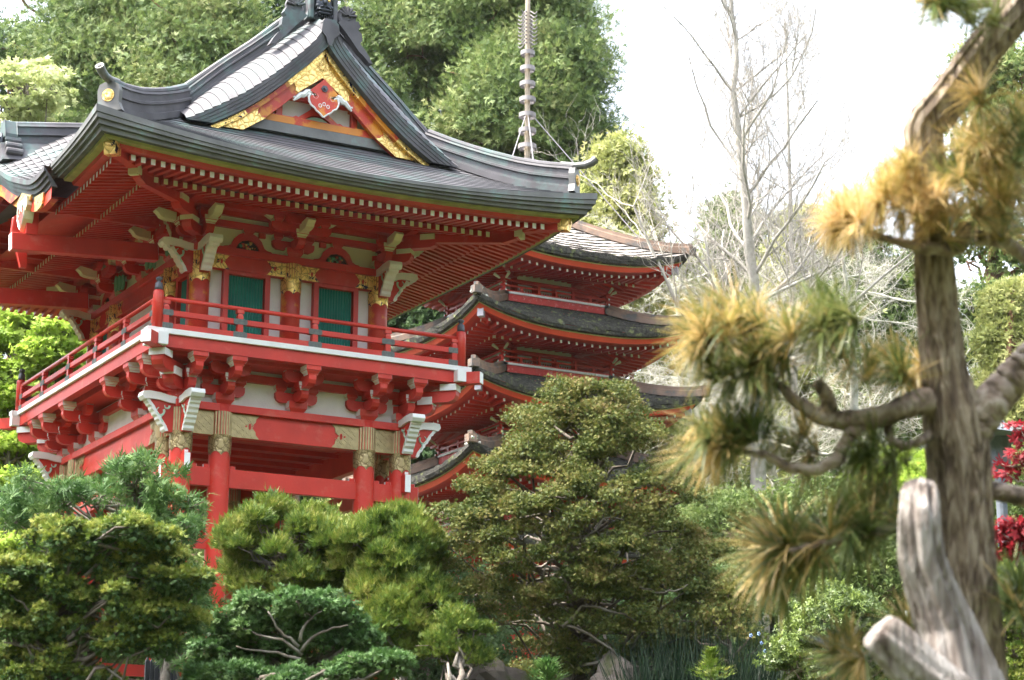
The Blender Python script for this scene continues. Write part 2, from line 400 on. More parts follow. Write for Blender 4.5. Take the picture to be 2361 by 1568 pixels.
def bracket_low(T, s, cross=True):
    m = MB(); m.T = T
    m.box(s-.14, s+.14, .49, .77, -.755, -.66, 0, [0, 0, 0, 0, 1, 1]); m.frus(s, .63, -.81, -.756, .20, .20, .27, .27, 0, [0, 0, 0, 0, 1, 1])
    if cross: arm_s(m, s, .63, .62, -.68, -.545)
    arm_d(m, s, .27, .7, -.68, -.545)
    if cross:
        for k in (-1, 1): blk(m, s+k*.24, .63, -.545, .17, .10, 's')
    blk(m, s, .36, -.545, .19, .12, 'd')
    arm_d(m, s, .03, .7, -.515, -.36)
    if cross: arm_s(m, s, .36, .58, -.43, -.30, .10)
    if cross:
        for k in (-1, 1): blk(m, s+k*.22, .36, -.30, .16, .085, 's')
    blk(m, s, .10, -.375, .22, .135, 's')
    gb(m, 'bracket_set', [RED, WHITE], bevel=.004)
def bracket_up(T, s, cross=True):
    m = MB(); m.T = T
    m.box(s-.13, s+.13, .77, 1.03, 1.555, 1.63, 0, [0, 0, 0, 0, 1, 1]); m.frus(s, .9, 1.50, 1.554, .19, .19, .25, .25, 0, [0, 0, 0, 0, 1, 1])
    if cross: arm_s(m, s, .9, .64, 1.60, 1.725)
    arm_d(m, s, .54, .95, 1.60, 1.725)
    if cross:
        for k in (-1, 1): blk(m, s+k*.24, .9, 1.725, .15, .09, 's')
    blk(m, s, .62, 1.725, .20, .12, 'd')
    if cross: (arm_s(m, s, .62, .92, 1.80, 1.91, .11), arm_s(m, s, .48, .56, 1.90, 1.99, .09))
    else: arm_s(m, s, .62, .3, 1.80, 1.91, .11)
    arm_d(m, s, .34, .95, 1.80, 1.91)
    # cream beam nose
    m.prism([(.50, 1.90), (.24, 1.94), (.20, 1.90), (.25, 1.86), (.28, 1.82), (.34, 1.80), (.50, 1.79)], 'x', s-.06, s+.06, 2)
    if cross:
        for k in (-1, 0, 1): blk(m, s+k*.36, .62, 1.91, .16, .10, 's')
    if cross:       # small curled cream tips at both sides
        for k in (-1, 1):
            m.prism([(s+k*.40, 1.965), (s+k*.47, 1.96), (s+k*.54, 2.0), (s+k*.60, 2.055), (s+k*.57, 2.075), (s+k*.50, 2.045), (s+k*.44, 2.02), (s+k*.40, 2.02)], 'y', .585, .655, 2)
            m.box(s+k*.47-.05, s+k*.47+.05, .86, .94, 1.73, 1.805, 0)
    gb(m, 'bracket_set', [RED, CREAM, CREAM], bevel=.004)
for nm, T, L in SIDES:
    if nm == 'b': continue
    for s in ([0.63, 1.19, 2.275, 3.36, 3.92] if L == W else [0.63, 1.19, 2.2, D-2.2, D-1.19, D-0.63]):
        bracket_low(T, s, s not in (0.63, L-0.63))
    for s in ([0.90, 2.275, 3.65] if L == W else [0.90, 1.95, 3.16, 4.375, D-0.90]):
        bracket_up(T, s, s not in (0.90, L-0.90))
# corner brackets: diagonal arms, clustered under the corner
for u, sx in ((0.63, 1), (W-0.63, -1)):
    for v, sy in ((0.63, 1), (D-0.63, -1)):
        m = MB(); q = 2**-.5
        def Tq(V, u=u, v=v, sx=sx, sy=sy): return np.stack([u-sx*(V[:, 0]*q-V[:, 1]*q), v-sy*(V[:, 0]*q+V[:, 1]*q), V[:, 2]], 1)
        m.T = Tq
        m.prism([(-.1, -.545), (-.1, -.68), (.40, -.68), (.47, -.65), (.50, -.60), (.50, -.545)], 'y', -.075, .075)
        m.prism([(-.1, -.36), (-.1, -.515), (.74, -.515), (.82, -.48), (.85, -.42), (.85, -.36)], 'y', -.085, .085)
        m.box(.28, .50, -.11, .11, -.545, -.43, 0, [0, 0, 1, 1, 0, 1]); m.box(.62, .86, -.12, .12, -.36, -.26, 0, [0, 0, 1, 1, 0, 1])
        m.prism([(.2, -.26), (1.20, -.26), (1.20, -.10), (.2, -.10)], 'y', -.07, .07, 0, 0)
        m.box(1.20, 1.212, -.072, .072, -.262, -.098, 1)
        gb(m, 'corner_bracket', [RED, WHITE], bevel=.004)
        uu, vv = (0.90 if sx > 0 else W-0.90), (0.90 if sy > 0 else D-0.90)
        m = MB()
        def Tq2(V, u=uu, v=vv, sx=sx, sy=sy): return np.stack([u-sx*(V[:, 0]*q-V[:, 1]*q), v-sy*(V[:, 0]*q+V[:, 1]*q), V[:, 2]], 1)
        m.T = Tq2
        m.prism([(-.1, 1.725), (-.1, 1.60), (.42, 1.60), (.49, 1.63), (.52, 1.69), (.52, 1.725)], 'y', -.07, .07)
        m.prism([(-.1, 1.91), (-.1, 1.80), (.80, 1.80), (.88, 1.83), (.90, 1.91)], 'y', -.07, .07)
        m.box(.30, .52, -.10, .10, 1.725, 1.80, 0, [0, 0, 1, 1, 0, 1]); m.box(.66, .88, -.10, .10, 1.91, 2.0, 0, [0, 0, 1, 1, 0, 1])
        m.prism([(.4, 2.02), (1.9, 1.93), (2.12, 1.98), (2.10, 1.83), (1.9, 1.79), (.4, 1.91)], 'y', -.06, .06, 0)
        m.box(2.08, 2.20, -.075, .075, 1.86, 1.98, 1)
        gb(m, 'corner_bracket', [RED, CREAM], bevel=.004)
        # cross noses on the outer faces
        for T2 in ((Tf if v < 3 else Tb), (Tl if u < 2 else Tr)): pass
# wall boards behind the lower brackets, through-beams and plaster
for nm, T, L in SIDES:
    m = MB(); m.T = T; m.box(.66, L-.66, .64, .66, -.81, -.28); gb(m, 'plaster_panel', PLASTER)
    m = MB(); m.T = T; m.box(.50, L-.50, .57, .69, -.45, -.34); gb(m, 'wall_beam', RED)
    m = MB(); m.T = T; m.box(.30, L-.30, .31, .41, -.245, -.15); gb(m, 'wall_beam', RED)
    m = MB(); m.T = T; m.box(-0.02, L+.02, -.02, .12, -.243, -.074); m.box(-.145, -.0201, -.018, .118, -.241, -.076, 1); m.box(L+.0201, L+.145, -.018, .118, -.241, -.076, 1)
    gb(m, 'balcony_beam', [RED, WHITE])
    m = MB(); m.T = T; m.box(-.15 if nm in 'fb' else -.06, L+(.15 if nm in 'fb' else .06), -.06, .10, -.072, 0.0); gb(m, 'balcony_edge_board', WHITE, bevel=.003)
m = MB(); m.box(.1, W-.1, .1, D-.1, -.07, -.004); gb(m, 'balcony_floor', RED)

# ---- balcony railing
nm_mb = MB(); nm_mb.lathe([(0.072, 0.002), (0.072, .49), (.066, .51), (.05, .515)], seg=20)
ME_NEWEL = nm_mb.mesh('newel_post', RED, True, SH)
f = MB(); f.lathe([(.055, .51), (.056, .565), (.052, .57), (.052, .60), (.045, .62), (.027, .628), (.026, .645), (.042, .66), (.048, .675), (.04, .692), (.012, .704)], seg=20)
ME_FIN = f.mesh('finial', IRON, True, SH)
for u, v in ((0, 0), (W, 0), (0, D), (W, D)):
    n = place(ME_NEWEL, 'newel_post', GATE, (u, v, 0)); place(ME_FIN, 'finial', n)
def rail_post_mesh(T, tag_):
    m = MB(); m.T = T
    m.box(-.04, .04, -.04, .04, .0, .30); m.frus(0, 0, .30, .335, .08, .08, .05, .06); m.box(-.045, .045, -.04, .04, .34, .385)
    return m.mesh('rail_post', RED, False, SH)
for nm, T, L in SIDES:
    m = MB(); m.T = T; m.tube([(s, 0, .412) for s in (0.07, L/2, L-0.07)], .031, 12); gb(m, 'top_rail', RED, smooth=True)
    m = MB(); m.T = T; m.box(.06, L-.06, -.032, .032, .185, .26)
    gb(m, 'middle_rail', RED, bevel=.005)
    m = MB(); m.T = T; m.box(.06, L-.06, -.034, .034, .003, .08); gb(m, 'bottom_rail', RED, bevel=.005)
    ps = [1.166, 2.271, 3.386] if L == W else [1.257, 2.512, 3.777, 5.05]
    me = MB(); me.box(-.04, .04, -.036, .036, .0, .30); me.frus(0, 0, .30, .335, .08, .07, .05, .06); me.box(-.05, .05, -.036, .036, .34, .39)
    me = me.mesh('rail_post', RED, False, SH)
    fits = []
    for z0, z1 in ((.183, .262), (.0035, .082)): fit = MB(); fit.prism([(-.10, z0+.015), (-.085, z0), (.085, z0), (.10, z0+.015), (.10, z1-.015), (.085, z1), (-.085, z1), (-.10, z1-.015)], 'y', -.0385, .0385); fits.append(fit.mesh('grey_fitting', PATCH, False, SH))
    for s in ps+[.11, L-.11]:
        p = T(np.array([[s, 0, 0]], float))[0]; rot = 0 if L == W else math.pi/2
        o = place(me, 'rail_post', GATE, p, rot); [place(ft_, 'grey_fitting', o) for ft_ in fits]

# ---- upper storey
up_cols = [(u, v) for v in (.9, D-.9) for u in (.9, 2.275, 3.65)]+[(u, v) for u in (.9, W-.9) for v in (1.95, 4.375)]
cm = MB(); cm.lathe([(.142, 0), (.138, 1.4)], seg=28); ME_UC = cm.mesh('upper_column', REDW, True, SH)
ME_US = scallop_sleeve(.94, 1.40, 1.165, 0.142, deep=.05).mesh('gilded_sleeve', [GOLDF, GOLDF], True, SH)
for u, v in up_cols:
    c = place(ME_UC, 'upper_column', GATE, (u, v, 0)); place(ME_US, 'gilded_sleeve', c, rot=.4)
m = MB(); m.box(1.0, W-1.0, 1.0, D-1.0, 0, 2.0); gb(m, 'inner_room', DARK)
def lattice_window(T, s0, s1, parent_m=RED, zt=1.135):
    m = MB(); m.T = T; fw = .075
    m.box(s0-fw, s0, .84, .96, 0.0, 1.185); m.box(s1, s1+fw, .84, .96, 0.0, 1.185); m.box(s0, s1, .842, .958, zt, 1.185); m.box(s0, s1, .842, .958, 0, .06)
    w = gb(m, 'window', RED)
    m = MB(); m.T = T; n = int(round((s1-s0)/.042))
    for i in range(n):
        a = s0+(s1-s0)*i/n; b = s0+(s1-s0)*(i+1)/n
        m.prism([(a, .925), ((a+b)/2, .895), (b, .925)], 'z', .06, zt-.003)
    gb(m, 'lattice_panel', TEAL, parent=w)
for nm, T, L in SIDES:
    wc = [1.5875, 2.9625] if L == W else [1.425, 4.9]
    for c in wc: lattice_window(T, c-.275, c+.275) if L == W else lattice_window(T, c-.19, c+.19)
    m = MB(); m.T = T; m.box(.95, L-.95, .932, .945, 0, 1.25); gb(m, 'plaster_wall', PLASTER)
    m = MB(); m.T = T; m.box(.98, L-.98, .825, .97, 1.186, 1.395); gb(m, 'head_beam', RED, bevel=.004)
    m = MB(); m.T = T; m.box(.76, L-.76, .77, 1.0, 1.396, 1.50); gb(m, 'top_plate', RED, bevel=.005)
    m = MB(); m.T = T; m.box(.95, L-.95, .905, .915, 1.5, 2.1); gb(m, 'frieze_plaster', CREAM)
    m = MB(); m.T = T; m.box(.8, L-.8, .84, .96, 1.81, 1.905); gb(m, 'wall_beam', RED)
    m = MB(); m.T = T; m.box(.8, L-.8, .84, .96, 1.985, 2.12); gb(m, 'wall_beam', RED)
    m = MB(); m.T = T; m.box(.25, L-.25, .55, .68, 2.0, 2.13); gb(m, 'eave_purlin', RED)
    m = MB(); m.T = T; m.box(.25, L-.25, .60, .86, 2.06, 2.075); gb(m, 'soffit_board', RED)
    if L == D:
        for a, b in ((2.15, 4.17),):      # side doorway with pale bars
            m = MB(); m.T = T; m.box(a, a+.08, .85, .95, 0, 1.18); m.box(b-.08, b, .85, .95, 0, 1.18); m.box(a+.08, b-.08, .85, .95, .62, .70)
            dr = gb(m, 'door_frame', RED)
            m = MB(); m.T = T
            for k in range(22): m.box(a+.1+k*.082, a+.125+k*.082, .88, .90, .03, .615)
            gb(m, 'bar_panel', WHITE, parent=dr)
    # gold fret plates beside each column
    if nm != 'b':
        cs = [.9, 2.275, 3.65] if L == W else [.9, 1.95, 4.375, D-.9]
        for s in cs:
            for k in (-1, 1):
                if (s == .9 and k < 0) or (s == L-.9 and k > 0): continue
                m = MB(); m.T = T; a = s+k*.125; b = s+k*.375
                P = [(a, 1.19), (b+k*.03, 1.19), (b-k*.01, 1.235), (b-k*.05, 1.29), (b-k*.01, 1.345), (b+k*.03, 1.39), (a, 1.39)]
                m.prism(P, 'y', .816, .83)
                for i in range(7):
                    c0 = a+k*(.02+i*.03)
                    for j in range(5):
                        z = 1.207+j*.042
                        if (i+2*j) % 3 == 0: continue
                        dd = .014*(1 if (i//2+j) % 2 else -1); m.beam((c0-.015, .815, z-dd), (c0+.015, .815, z+dd), .005, .006, 2)
                for q in ((b-k*.09, 1.29, .02), (b-k*.09, 1.31, .014), (b-k*.09, 1.27, .014), (b-k*.135, 1.29, .011)):
                    m.prism([(q[0]+q[2]*math.cos(t), q[1]+q[2]*math.sin(t)) for t in np.linspace(0, 2*math.pi, 9)[:-1]], 'y', .811, .8155, 1)
                gb(m, 'gilded_fret_plate', [GOLDF, RED, GOLD])
    # frog-leg struts with a small carved panel
    if nm != 'b':
        for c in ([1.5875, 2.9625] if L == W else [1.425, 4.9]):
            h = .30
            P = [(-.42, 0), (-.33, 0), (-.30, .012), (-.19, .012), (-.15, .09), (-.09, .145), (0, .165), (.09, .145), (.15, .09), (.19, .012), (.30, .012), (.33, 0), (.42, 0),
                 (.36, .04), (.30, .05), (.255, .075), (.21, .17), (.14, .235), (.075, .265), (-.075, .265), (-.14, .235), (-.21, .17), (-.255, .075), (-.30, .05), (-.36, .04)]
            m = MB(); m.T = T; m.prism([(c+x*.98, 1.50+z) for x, z in P], 'y', .86, .90)
            blk(m, c, .88, 1.745, .17, .075, 's', .09)
            st = gb(m, 'frog_leg_strut', [RED, CREAM])
            m = MB(); m.T = T; m.prism([(c+x, 1.512+z) for x, z in ((-.18, 0), (-.14, .085), (-.085, .13), (0, .15), (.085, .13), (.14, .085), (.18, 0))], 'y', .88, .90)
            random.seed(int(c*100))
            for i in range(16):
                x = random.uniform(-.12, .12); z = random.uniform(.01, .12-abs(x)*.55); r = random.uniform(.012, .03)
                m.lathe([(r*.3, -.008), (r, 0), (r*.4, .01)], (0, 0, 0), 7, random.choice([1, 2, 3])) if False else m.frus(c+x, .875, 1.512+z, 1.512+z+r*1.3, r, .02, r*1.6, .02, random.choice([1, 2, 3]))
            gb(m, 'carved_panel', [DARK, GOLD, REDW, GREEN], parent=st)
        if L == W:      # scalloped white stucco feet beside struts come from the plaster behind
            pass

# ================================================================== GATE ROOF
HP = np.array([(-1.43, 2.12), (-.855, 2.43), (-.3, 2.74), (.077, 2.99), (.38, 3.24), (.92, 3.80), (1.57, 4.34), (2.275, 4.95)])
def Hd(d): return np.interp(d, HP[:, 0], HP[:, 1])
def upl(nm, s):
    if nm in 'fb': return .29*np.abs((s-CXG)/3.705)**2.0
    return .29*np.abs((s-CYG)/4.5925)**3.6
KARA = (.45, D-.45)
def eave_ranges(nm): return [(-9, KARA[0]), (KARA[1], 99)] if nm == 'l' else [(-9, 99)]
def srow(nm, L, d, a=-9, b=99, n=49):
    lo, hi = max(d, a), min(L-d, b)
    t = np.linspace(-1, 1, n) if (a < -5 and b > 50) else np.linspace(-1, 1, 17)
    return lo+(hi-lo)*(t+1)/2
NC = 14
for nm, T, L in SIDES:
    m = MB(); m.T = T
    ds = np.linspace(-1.43, .40, NC+1)
    for k in range(NC):
        a, b = ds[k], ds[k+1]; rows = []
        for d, dz in ((a, .012), (b, 0.0)):
            s = srow(nm, L, d); up = upl(nm, s)*max(0, 1-(d+1.43)/1.83)**1.3
            rows.append(np.stack([s, np.full_like(s, d), Hd(d)+up+dz], 1))
        m.grid(np.array(rows), 0)
        if k:
            s = srow(nm, L, a); up = upl(nm, s)*max(0, 1-(a+1.43)/1.83)**1.3
            m.band(np.stack([s, np.full_like(s, a), Hd(a)+up], 1), np.stack([s, np.full_like(s, a-.001), Hd(a)+up+.012], 1), 1)  # riser coloured dark to imitate shade under the course above
    gb(m, 'roof_slope', [COPPER, SEAM_SHADE])
    # layered eave edge, edging board and soffit
    for a, b in eave_ranges(nm):
        m = MB(); m.T = T
        lay = [(-1.43, .014), (-1.428, -.036), (-1.414, -.040), (-1.41, -.072), (-1.375, -.075), (-1.37, -.107), (-1.33, -.110), (-1.32, -.145), (-1.20, -.145)]
        for i in range(len(lay)-1):
            A = []; 
            for d, z in (lay[i], lay[i+1]):
                s = srow(nm, L, d, a, b); u = upl(nm, s); A.append(np.stack([s, np.full_like(s, d), 2.12+u+z*(1+3*u)], 1))
            m.band(A[0], A[1], 1 if i % 2 else 0)
        gb(m, 'eave_edge', [COPPERT, EDGES])
        for name, mt, q in (('eave_edging', YELLOW, [(-1.245, 1), (-1.235, 2), (-1.12, 2)]), ('eave_fascia', RED, [(-1.13, 2), (-1.11, 3), (-1.0, 3), (-.98, 4)])):
            m = MB(); m.T = T
            for i in range(len(q)-1):
                A = []
                for d, z in (q[i], q[i+1]):
                    s = srow(nm, L, d, a, b); u = upl(nm, s); A.append(np.stack([s, np.full_like(s, d), {1: 1.974+.565*u, 2: 1.945+.52*u, 3: 1.905+.46*u, 4: 2.0+.4*u}[z]], 1))
                m.band(A[0], A[1])
            gb(m, name, mt)
    m = MB(); m.T = T
    rows = []
    for d, z, k in ((-1.0, 1.925, .46), (-.35, 2.06, .28), (.9, 2.36, 0)):
        s = srow(nm, L, d); rows.append(np.stack([s, np.full_like(s, d), z+upl(nm, s)*k], 1))
    m.grid(np.array(rows)); gb(m, 'soffit_board', RED)
# rafters: outer row with white ends, inner row with cream ends (shade on white, painted in)
cnt = 0; stuff = MB()
def rafter(T, nm, L, s, d0, z0, d1, z1, w, h, mt, nme):
    global cnt
    m = MB() if cnt < 100 else stuff
    m.T = T; ms = mt
    m.add([(s+i*w/2, d, z+j*h/2) for d, z in ((d0, z0), (d1, z1)) for i, j in ((-1, -1), (1, -1), (1, 1), (-1, 1))],
          [(0, 1, 2, 3), (7, 6, 5, 4), (0, 4, 5, 1), (1, 5, 6, 2), (2, 6, 7, 3), (3, 7, 4, 0)], [ms, 0, 0, 0, 0, 0])
    if cnt < 100: gb(m, nme, [RED, WHITE, CREAM])
    cnt += 1
PIT = .1355
order = ['f', 'l', 'r', 'b']
SD = {n: (T, L) for n, T, L in SIDES}
for nm in order:
    T, L = SD[nm]
    n = int((L+1.8)/PIT); off = (L-(n-1)*PIT)/2
    for k in range(n):
        s = off+k*PIT; e = min(s, L-s)
        if nm == 'l' and 1.62 < s < D-1.62: continue
        if e < -.92: continue
        u = float(upl(nm, s)); d1 = min(-.33, e)
        rafter(T, nm, L, s, -1.0, 1.86+u*.45, d1, 1.86+u*(.45-.25*(d1+1.0))+.12*(d1+1)/.67, .062, .078, 1, 'outer_rafter')
    for k in range(n):
        s = off+k*PIT; e = min(s, L-s)
        if e < -.28: continue
        u = float(upl(nm, s)); d1 = min(.9, e+.02)
        rafter(T, nm, L, s, -.36, 1.885+u*.25, d1, 1.885+u*.12+.3*(d1+.36)/1.26, .06, .076, 2, 'inner_rafter')
stuff.T = None
if stuff.n: gb(stuff, 'rafters', [RED, WHITE, CREAM], kind='stuff')
# hip beams under the corners with gilded caps
for u0, sx in ((0, 1), (W, -1)):
    for v0, sy in ((0, 1), (D, -1)):
        m = MB(); q = 2**-.5
        def Tq(V, u0=u0, v0=v0, sx=sx, sy=sy): return np.stack([u0+sx*(V[:, 0]-V[:, 1])*q, v0+sy*(V[:, 0]+V[:, 1])*q, V[:, 2]], 1)
        m.T = Tq; r2 = 2**.5
        m.add([(a*r2, i*.065, z+j) for a, z in ((-1.03, 2.05), (-.4, 2.06), (.9, 2.30)) for i, j in ((-1, -.13), (1, -.13), (1, .09), (-1, .09))],
              [(0, 1, 2, 3)]+[(k+i, k+(i+1) % 4, k+4+(i+1) % 4, k+4+i) for k in (0, 4) for i in range(4)])
        m.prism([(-.20*r2, 2.02), (-.52*r2, 1.93), (-.64*r2, 1.98), (-.62*r2, 1.86), (-.45*r2, 1.78), (-.2*r2, 1.86)], 'y', -.06, .06, 0)
        m.box(-.66*r2, -.615*r2, -.062, .062, 1.84, 1.99, 1)
        hb = gb(m, 'hip_beam', [RED, CREAM])
        m = MB(); m.T = Tq; a = -1.03*r2
        m.prism([(a+.0, 1.91), (a+.0, 2.16), (a-.15, 2.19), (a-.17, 2.05), (a-.14, 1.90)], 'y', -.085, .085)
        for k in range(12):
            t = k*math.pi/6; m.beam((a-.172, 0, 2.05), (a-.172, .055*math.cos(t), 2.05+.055*math.sin(t)), .02, .01, 1)
        gb(m, 'gilded_cap', [GOLDF, GOLD], parent=hb)

# ---- upper roof: long slopes, gable verges
UV = lambda V: V
def Mu(f): return lambda V: f(np.stack([W-V[:, 0], V[:, 1], V[:, 2]], 1))
def Mv(V): return np.stack([V[:, 0], D-V[:, 1], V[:, 2]], 1)
QUAD = [(UV, 'front'), (Mu(UV), 'front'), (Mv, 'back'), (Mu(Mv), 'back')]
def rs(P, n):
    P = np.array(P, float); s = np.r_[0, np.cumsum(np.linalg.norm(np.diff(P, axis=0), axis=1))]; t = np.linspace(0, s[-1], n)
    return np.stack([np.interp(t, s, P[:, k]) for k in range(P.shape[1])], 1)
OUT = rs([(2.17, 4.695), (2.14, 4.53), (2.05, 4.39), (1.857, 4.175), (1.605, 3.92), (1.354, 3.69), (1.04, 3.43), (.72, 3.21), (.45, 3.04), (.19, 2.885)], 20)
INN = rs([(2.22, 4.92), (2.12, 4.84), (1.85, 4.61), (1.57, 4.34), (1.24, 4.06), (.92, 3.78), (.65, 3.52), (.45, 3.33), (.24, 3.13)], 20)
LOW = rs([(2.275, 4.375), (2.2, 4.28), (2.06, 4.12), (1.8, 3.862), (1.56, 3.63), (1.323, 3.42), (1.07, 3.22), (.85, 3.07), (.6, 2.92)], 20)
for T, nm in QUAD:
    m = MB(); m.T = T
    for i in range(len(OUT)-1):
        rows = []
        for j, dz in ((i, 0.0), (i+1, .018)):
            v = np.linspace(-.25, .38, 9); t = (v+.25)/.63; f = np.sin(t*math.pi/2)**.85
            z = OUT[j, 1]+(INN[j, 1]-OUT[j, 1])*f+dz; u = OUT[j, 0]+(INN[j, 0]-OUT[j, 0])*t-.0
            rows.append(np.stack([u, v, z], 1))
        m.grid(np.array(rows), 0)
        if i < len(OUT)-2:
            lo = rows[1].copy(); lo[:, 2] -= .018; lo[:, 0] -= .001; m.band(rows[1], lo, 1)
    gb(m, 'gable_verge', [COPPER, SEAM_SHADE], smooth=False)
    m = MB(); m.T = T
    for k in range(4):
        a = k/4; b = (k+1)/4
        for (f0, v0, f1, v1, mt) in ((a, -.25+k*.014, b-.02, -.25+k*.014+.004, 0), (b-.02, -.25+k*.014+.004, b, -.25+(k+1)*.014+.006, 1)):
            A = OUT*(1-f0)+LOW*f0; B = OUT*(1-f1)+LOW*f1
            m.band(np.c_[A[:, :1], np.full((20, 1), v0), A[:, 1:]], np.c_[B[:, :1], np.full((20, 1), v1), B[:, 1:]], mt)
    m.band(np.c_[LOW[:, :1], np.full((20, 1), -.19), LOW[:, 1:]], np.c_[LOW[:, :1], np.full((20, 1), .42), LOW[:, 1:]], 1)
    m.add([(OUT[-1, 0], -.25, OUT[-1, 1]), (LOW[-1, 0], -.19, LOW[-1, 1]), (LOW[-1, 0], .3, LOW[-1, 1]+.1), (INN[-1, 0], .38, INN[-1, 1])], [(0, 1, 2, 3)], 0)
    gb(m, 'barge_edge', [COPPER, EDGES])
for v in (-.268, D+.25):
    m = MB(); m.prism([(2.155, 4.705), (2.395, 4.705), (2.415, 4.55), (2.335, 4.47), (2.30, 4.36), (2.25, 4.36), (2.215, 4.47), (2.135, 4.55)], 'y', v, v+.018); gb(m, 'verge_cap', COPPER)
m = MB(); m.prism([(2.155, 4.70), (2.395, 4.70), (2.36, 4.76), (2.19, 4.76)], 'y', -.25, .38)
gb(m, 'verge_cap', COPPER)
m = MB()
for s in (0, 1):
    P = np.array([(.38, 3.22), (.92, 3.78), (1.57, 4.34), (2.275, 4.95)])
    m.grid([[(u if not s else W-u, v, z-q) for u, z in P] for v, q in ((.38, .02), (.7, .5), (D-.7, .5), (D-.38, .02))])
m.T = None
gb(m, 'main_slope', COPPER)

def ridge(foot, top, w=.12, nme='corner_ridge', T=None, cap=.055):
    foot = np.array(foot, float); top = np.array(top, float); m = MB(); m.T = T
    secs = []
    for f, t in zip(foot, top):
        h = t[2]-f[2]-.02
        R = [(w, -.04), (w, .14*h), (w*.72, .16*h), (w*.66, .44*h), (w*.9, .47*h), (w*.88, .56*h), (w*.6, .59*h), (w*.55, .82*h), (w*.72, .84*h), (w*.6, .93*h)]
        secs.append(R+[(-a, b) for a, b in R[::-1]])
    m.sweep(foot, secs, 0)
    m.tube(top+np.array([0, 0, -.035]), cap, 10, 0)
    return gb(m, nme, COPPER)
for T, nm in QUAD:
    ft = rs([(2.24, .46, 4.90), (1.57, .46, 4.36), (.92, .46, 3.80), (.62, .46, 3.50), (.36, .44, 3.24)], 12)
    tp = rs([(2.20, .46, 5.26), (1.79, .46, 4.90), (1.40, .46, 4.52), (.90, .46, 4.09), (.60, .46, 3.82), (.33, .44, 3.58)], 12)
    ridge(ft, tp, .11, 'descending_ridge', T)
    ft = rs([(.40, .40, 3.22), (.08, .08, 3.02), (-.3, -.3, 2.80), (-.7, -.7, 2.60), (-1.18, -1.18, 2.46)], 12)
    tp = rs([(.38, .38, 3.62), (.08, .08, 3.42), (-.27, -.27, 3.22), (-.6, -.6, 3.06), (-.85, -.85, 2.97), (-1.18, -1.18, 2.89)], 12)
    ridge(ft, tp, .11, 'corner_ridge', T)
    m = MB(); m.T = T
    m.tube([(a, a, z) for a, z in ((-1.05, 2.91), (-1.2, 2.87), (-1.30, 2.87), (-1.37, 2.90), (-1.42, 2.95))], [.05, .052, .055, .058, .060], 12)
    m.tube([(-1.418, -1.418, 2.949), (-1.424, -1.424, 2.956)], .036, 12, 1)
    gb(m, 'ridge_tip', [COPPERT, SEAM_SHADE])
    q = 2**-.5; m = MB()
    def Tq(V, T=T): return T(np.stack([(V[:, 0]-V[:, 1])*q, (V[:, 0]+V[:, 1])*q, V[:, 2]], 1))
    m.T = Tq; a = -1.20*2**.5
    m.prism([(-.20, 2.44), (-.17, 2.50), (-.145, 2.56), (-.155, 2.72), (-.13, 2.80), (-.06, 2.83), (.06, 2.83), (.13, 2.80), (.155, 2.72), (.145, 2.56), (.17, 2.50), (.20, 2.44)], 'x', a-.03, a+.06)
    e = gb(m, 'end_ornament', COPPERT)
    m = MB(); m.T = Tq
    for r, x in ((.085, -.040), (.072, -.046)):
        m.prism([(r*math.cos(t), 2.65+r*math.sin(t)) for t in np.linspace(0, 2*math.pi, 21)[:-1]], 'x', a+x, a-.03, 0)
    for k in range(14):
        t = k*2*math.pi/14; m.beam((a-.05, .02*math.cos(t), 2.65+.02*math.sin(t)), (a-.05, .06*math.cos(t), 2.65+.06*math.sin(t)), .012, .012, 0)
    gb(m, 'gold_disc', GOLD, parent=e)
m = MB(); m.sweep([(2.275, .2, 4.85), (2.275, D-.2, 4.85)], [(.16, -.6), (.16, -.1), (.1, 0), (.1, .3), (-.1, .3), (-.1, 0), (-.16, -.1), (-.16, -.6)]); m.tube([(2.275, .2, 5.15), (2.275, D-.2, 5.15)], .09, 10)
gb(m, 'main_ridge', COPPER)

# ---- gable front: boards, gold mounts, pendant, wall
BO = [(2.275, 4.36), (2.06, 4.10), (1.885, 3.90), (1.64, 3.64), (1.406, 3.41), (1.0, 3.13), (.66, 2.955)]
BI = [(1.10, 2.965), (1.28, 3.09), (1.456, 3.225), (1.72, 3.47), (1.98, 3.72), (2.275, 3.935)]
for mir in (0, 1):
    T = Mu(UV) if mir else UV
    m = MB(); m.T = T; m.prism(BO+BI, 'y', -.02, .05)
    bd = gb(m, 'barge_board', REDW)
    m = MB(); m.T = T
    m.prism([(2.275, 4.30), (2.06, 4.05), (1.93, 3.92), (1.875, 3.84), (1.84, 3.78), (1.87, 3.73), (1.86, 3.68), (1.91, 3.66), (1.94, 3.69), (2.275, 3.945)], 'y', -.034, -.021)
    gb(m, 'gold_mount', GOLD, parent=bd); m = MB(); m.T = T
    m.prism([(.68, 2.95), (1.10, 2.962), (1.27, 3.08), (1.43, 3.19), (1.36, 3.20), (1.33, 3.24), (1.30, 3.21), (1.31, 3.29), (1.33, 3.345), (1.0, 3.125)], 'y', -.034, -.021)
    gb(m, 'gold_mount', GOLD, parent=bd)
    m = MB(); m.T = T
    A = np.array(LOW)+(-.005, -.012); B = A+np.array((.045, -.055))
    n0, n1 = 7, 14
    for i0, i1, mt in ((0, n0, 1), (n0, n1, 0), (n1, 19, 1)):
        pa = [tuple(p) for p in A[i0:i1+1]]; pb = [tuple(p) for p in B[i0:i1+1][::-1]]
        if i0 == 0: pa[0] = (2.275, pa[0][1]); pb[-1] = (2.275, pb[-1][1])
        m.prism(pa+pb, 'y', -.10+(0.003 if mt == 0 else 0), -.0215, mt)
    gb(m, 'upper_board_strip', [REDW, GOLDF])
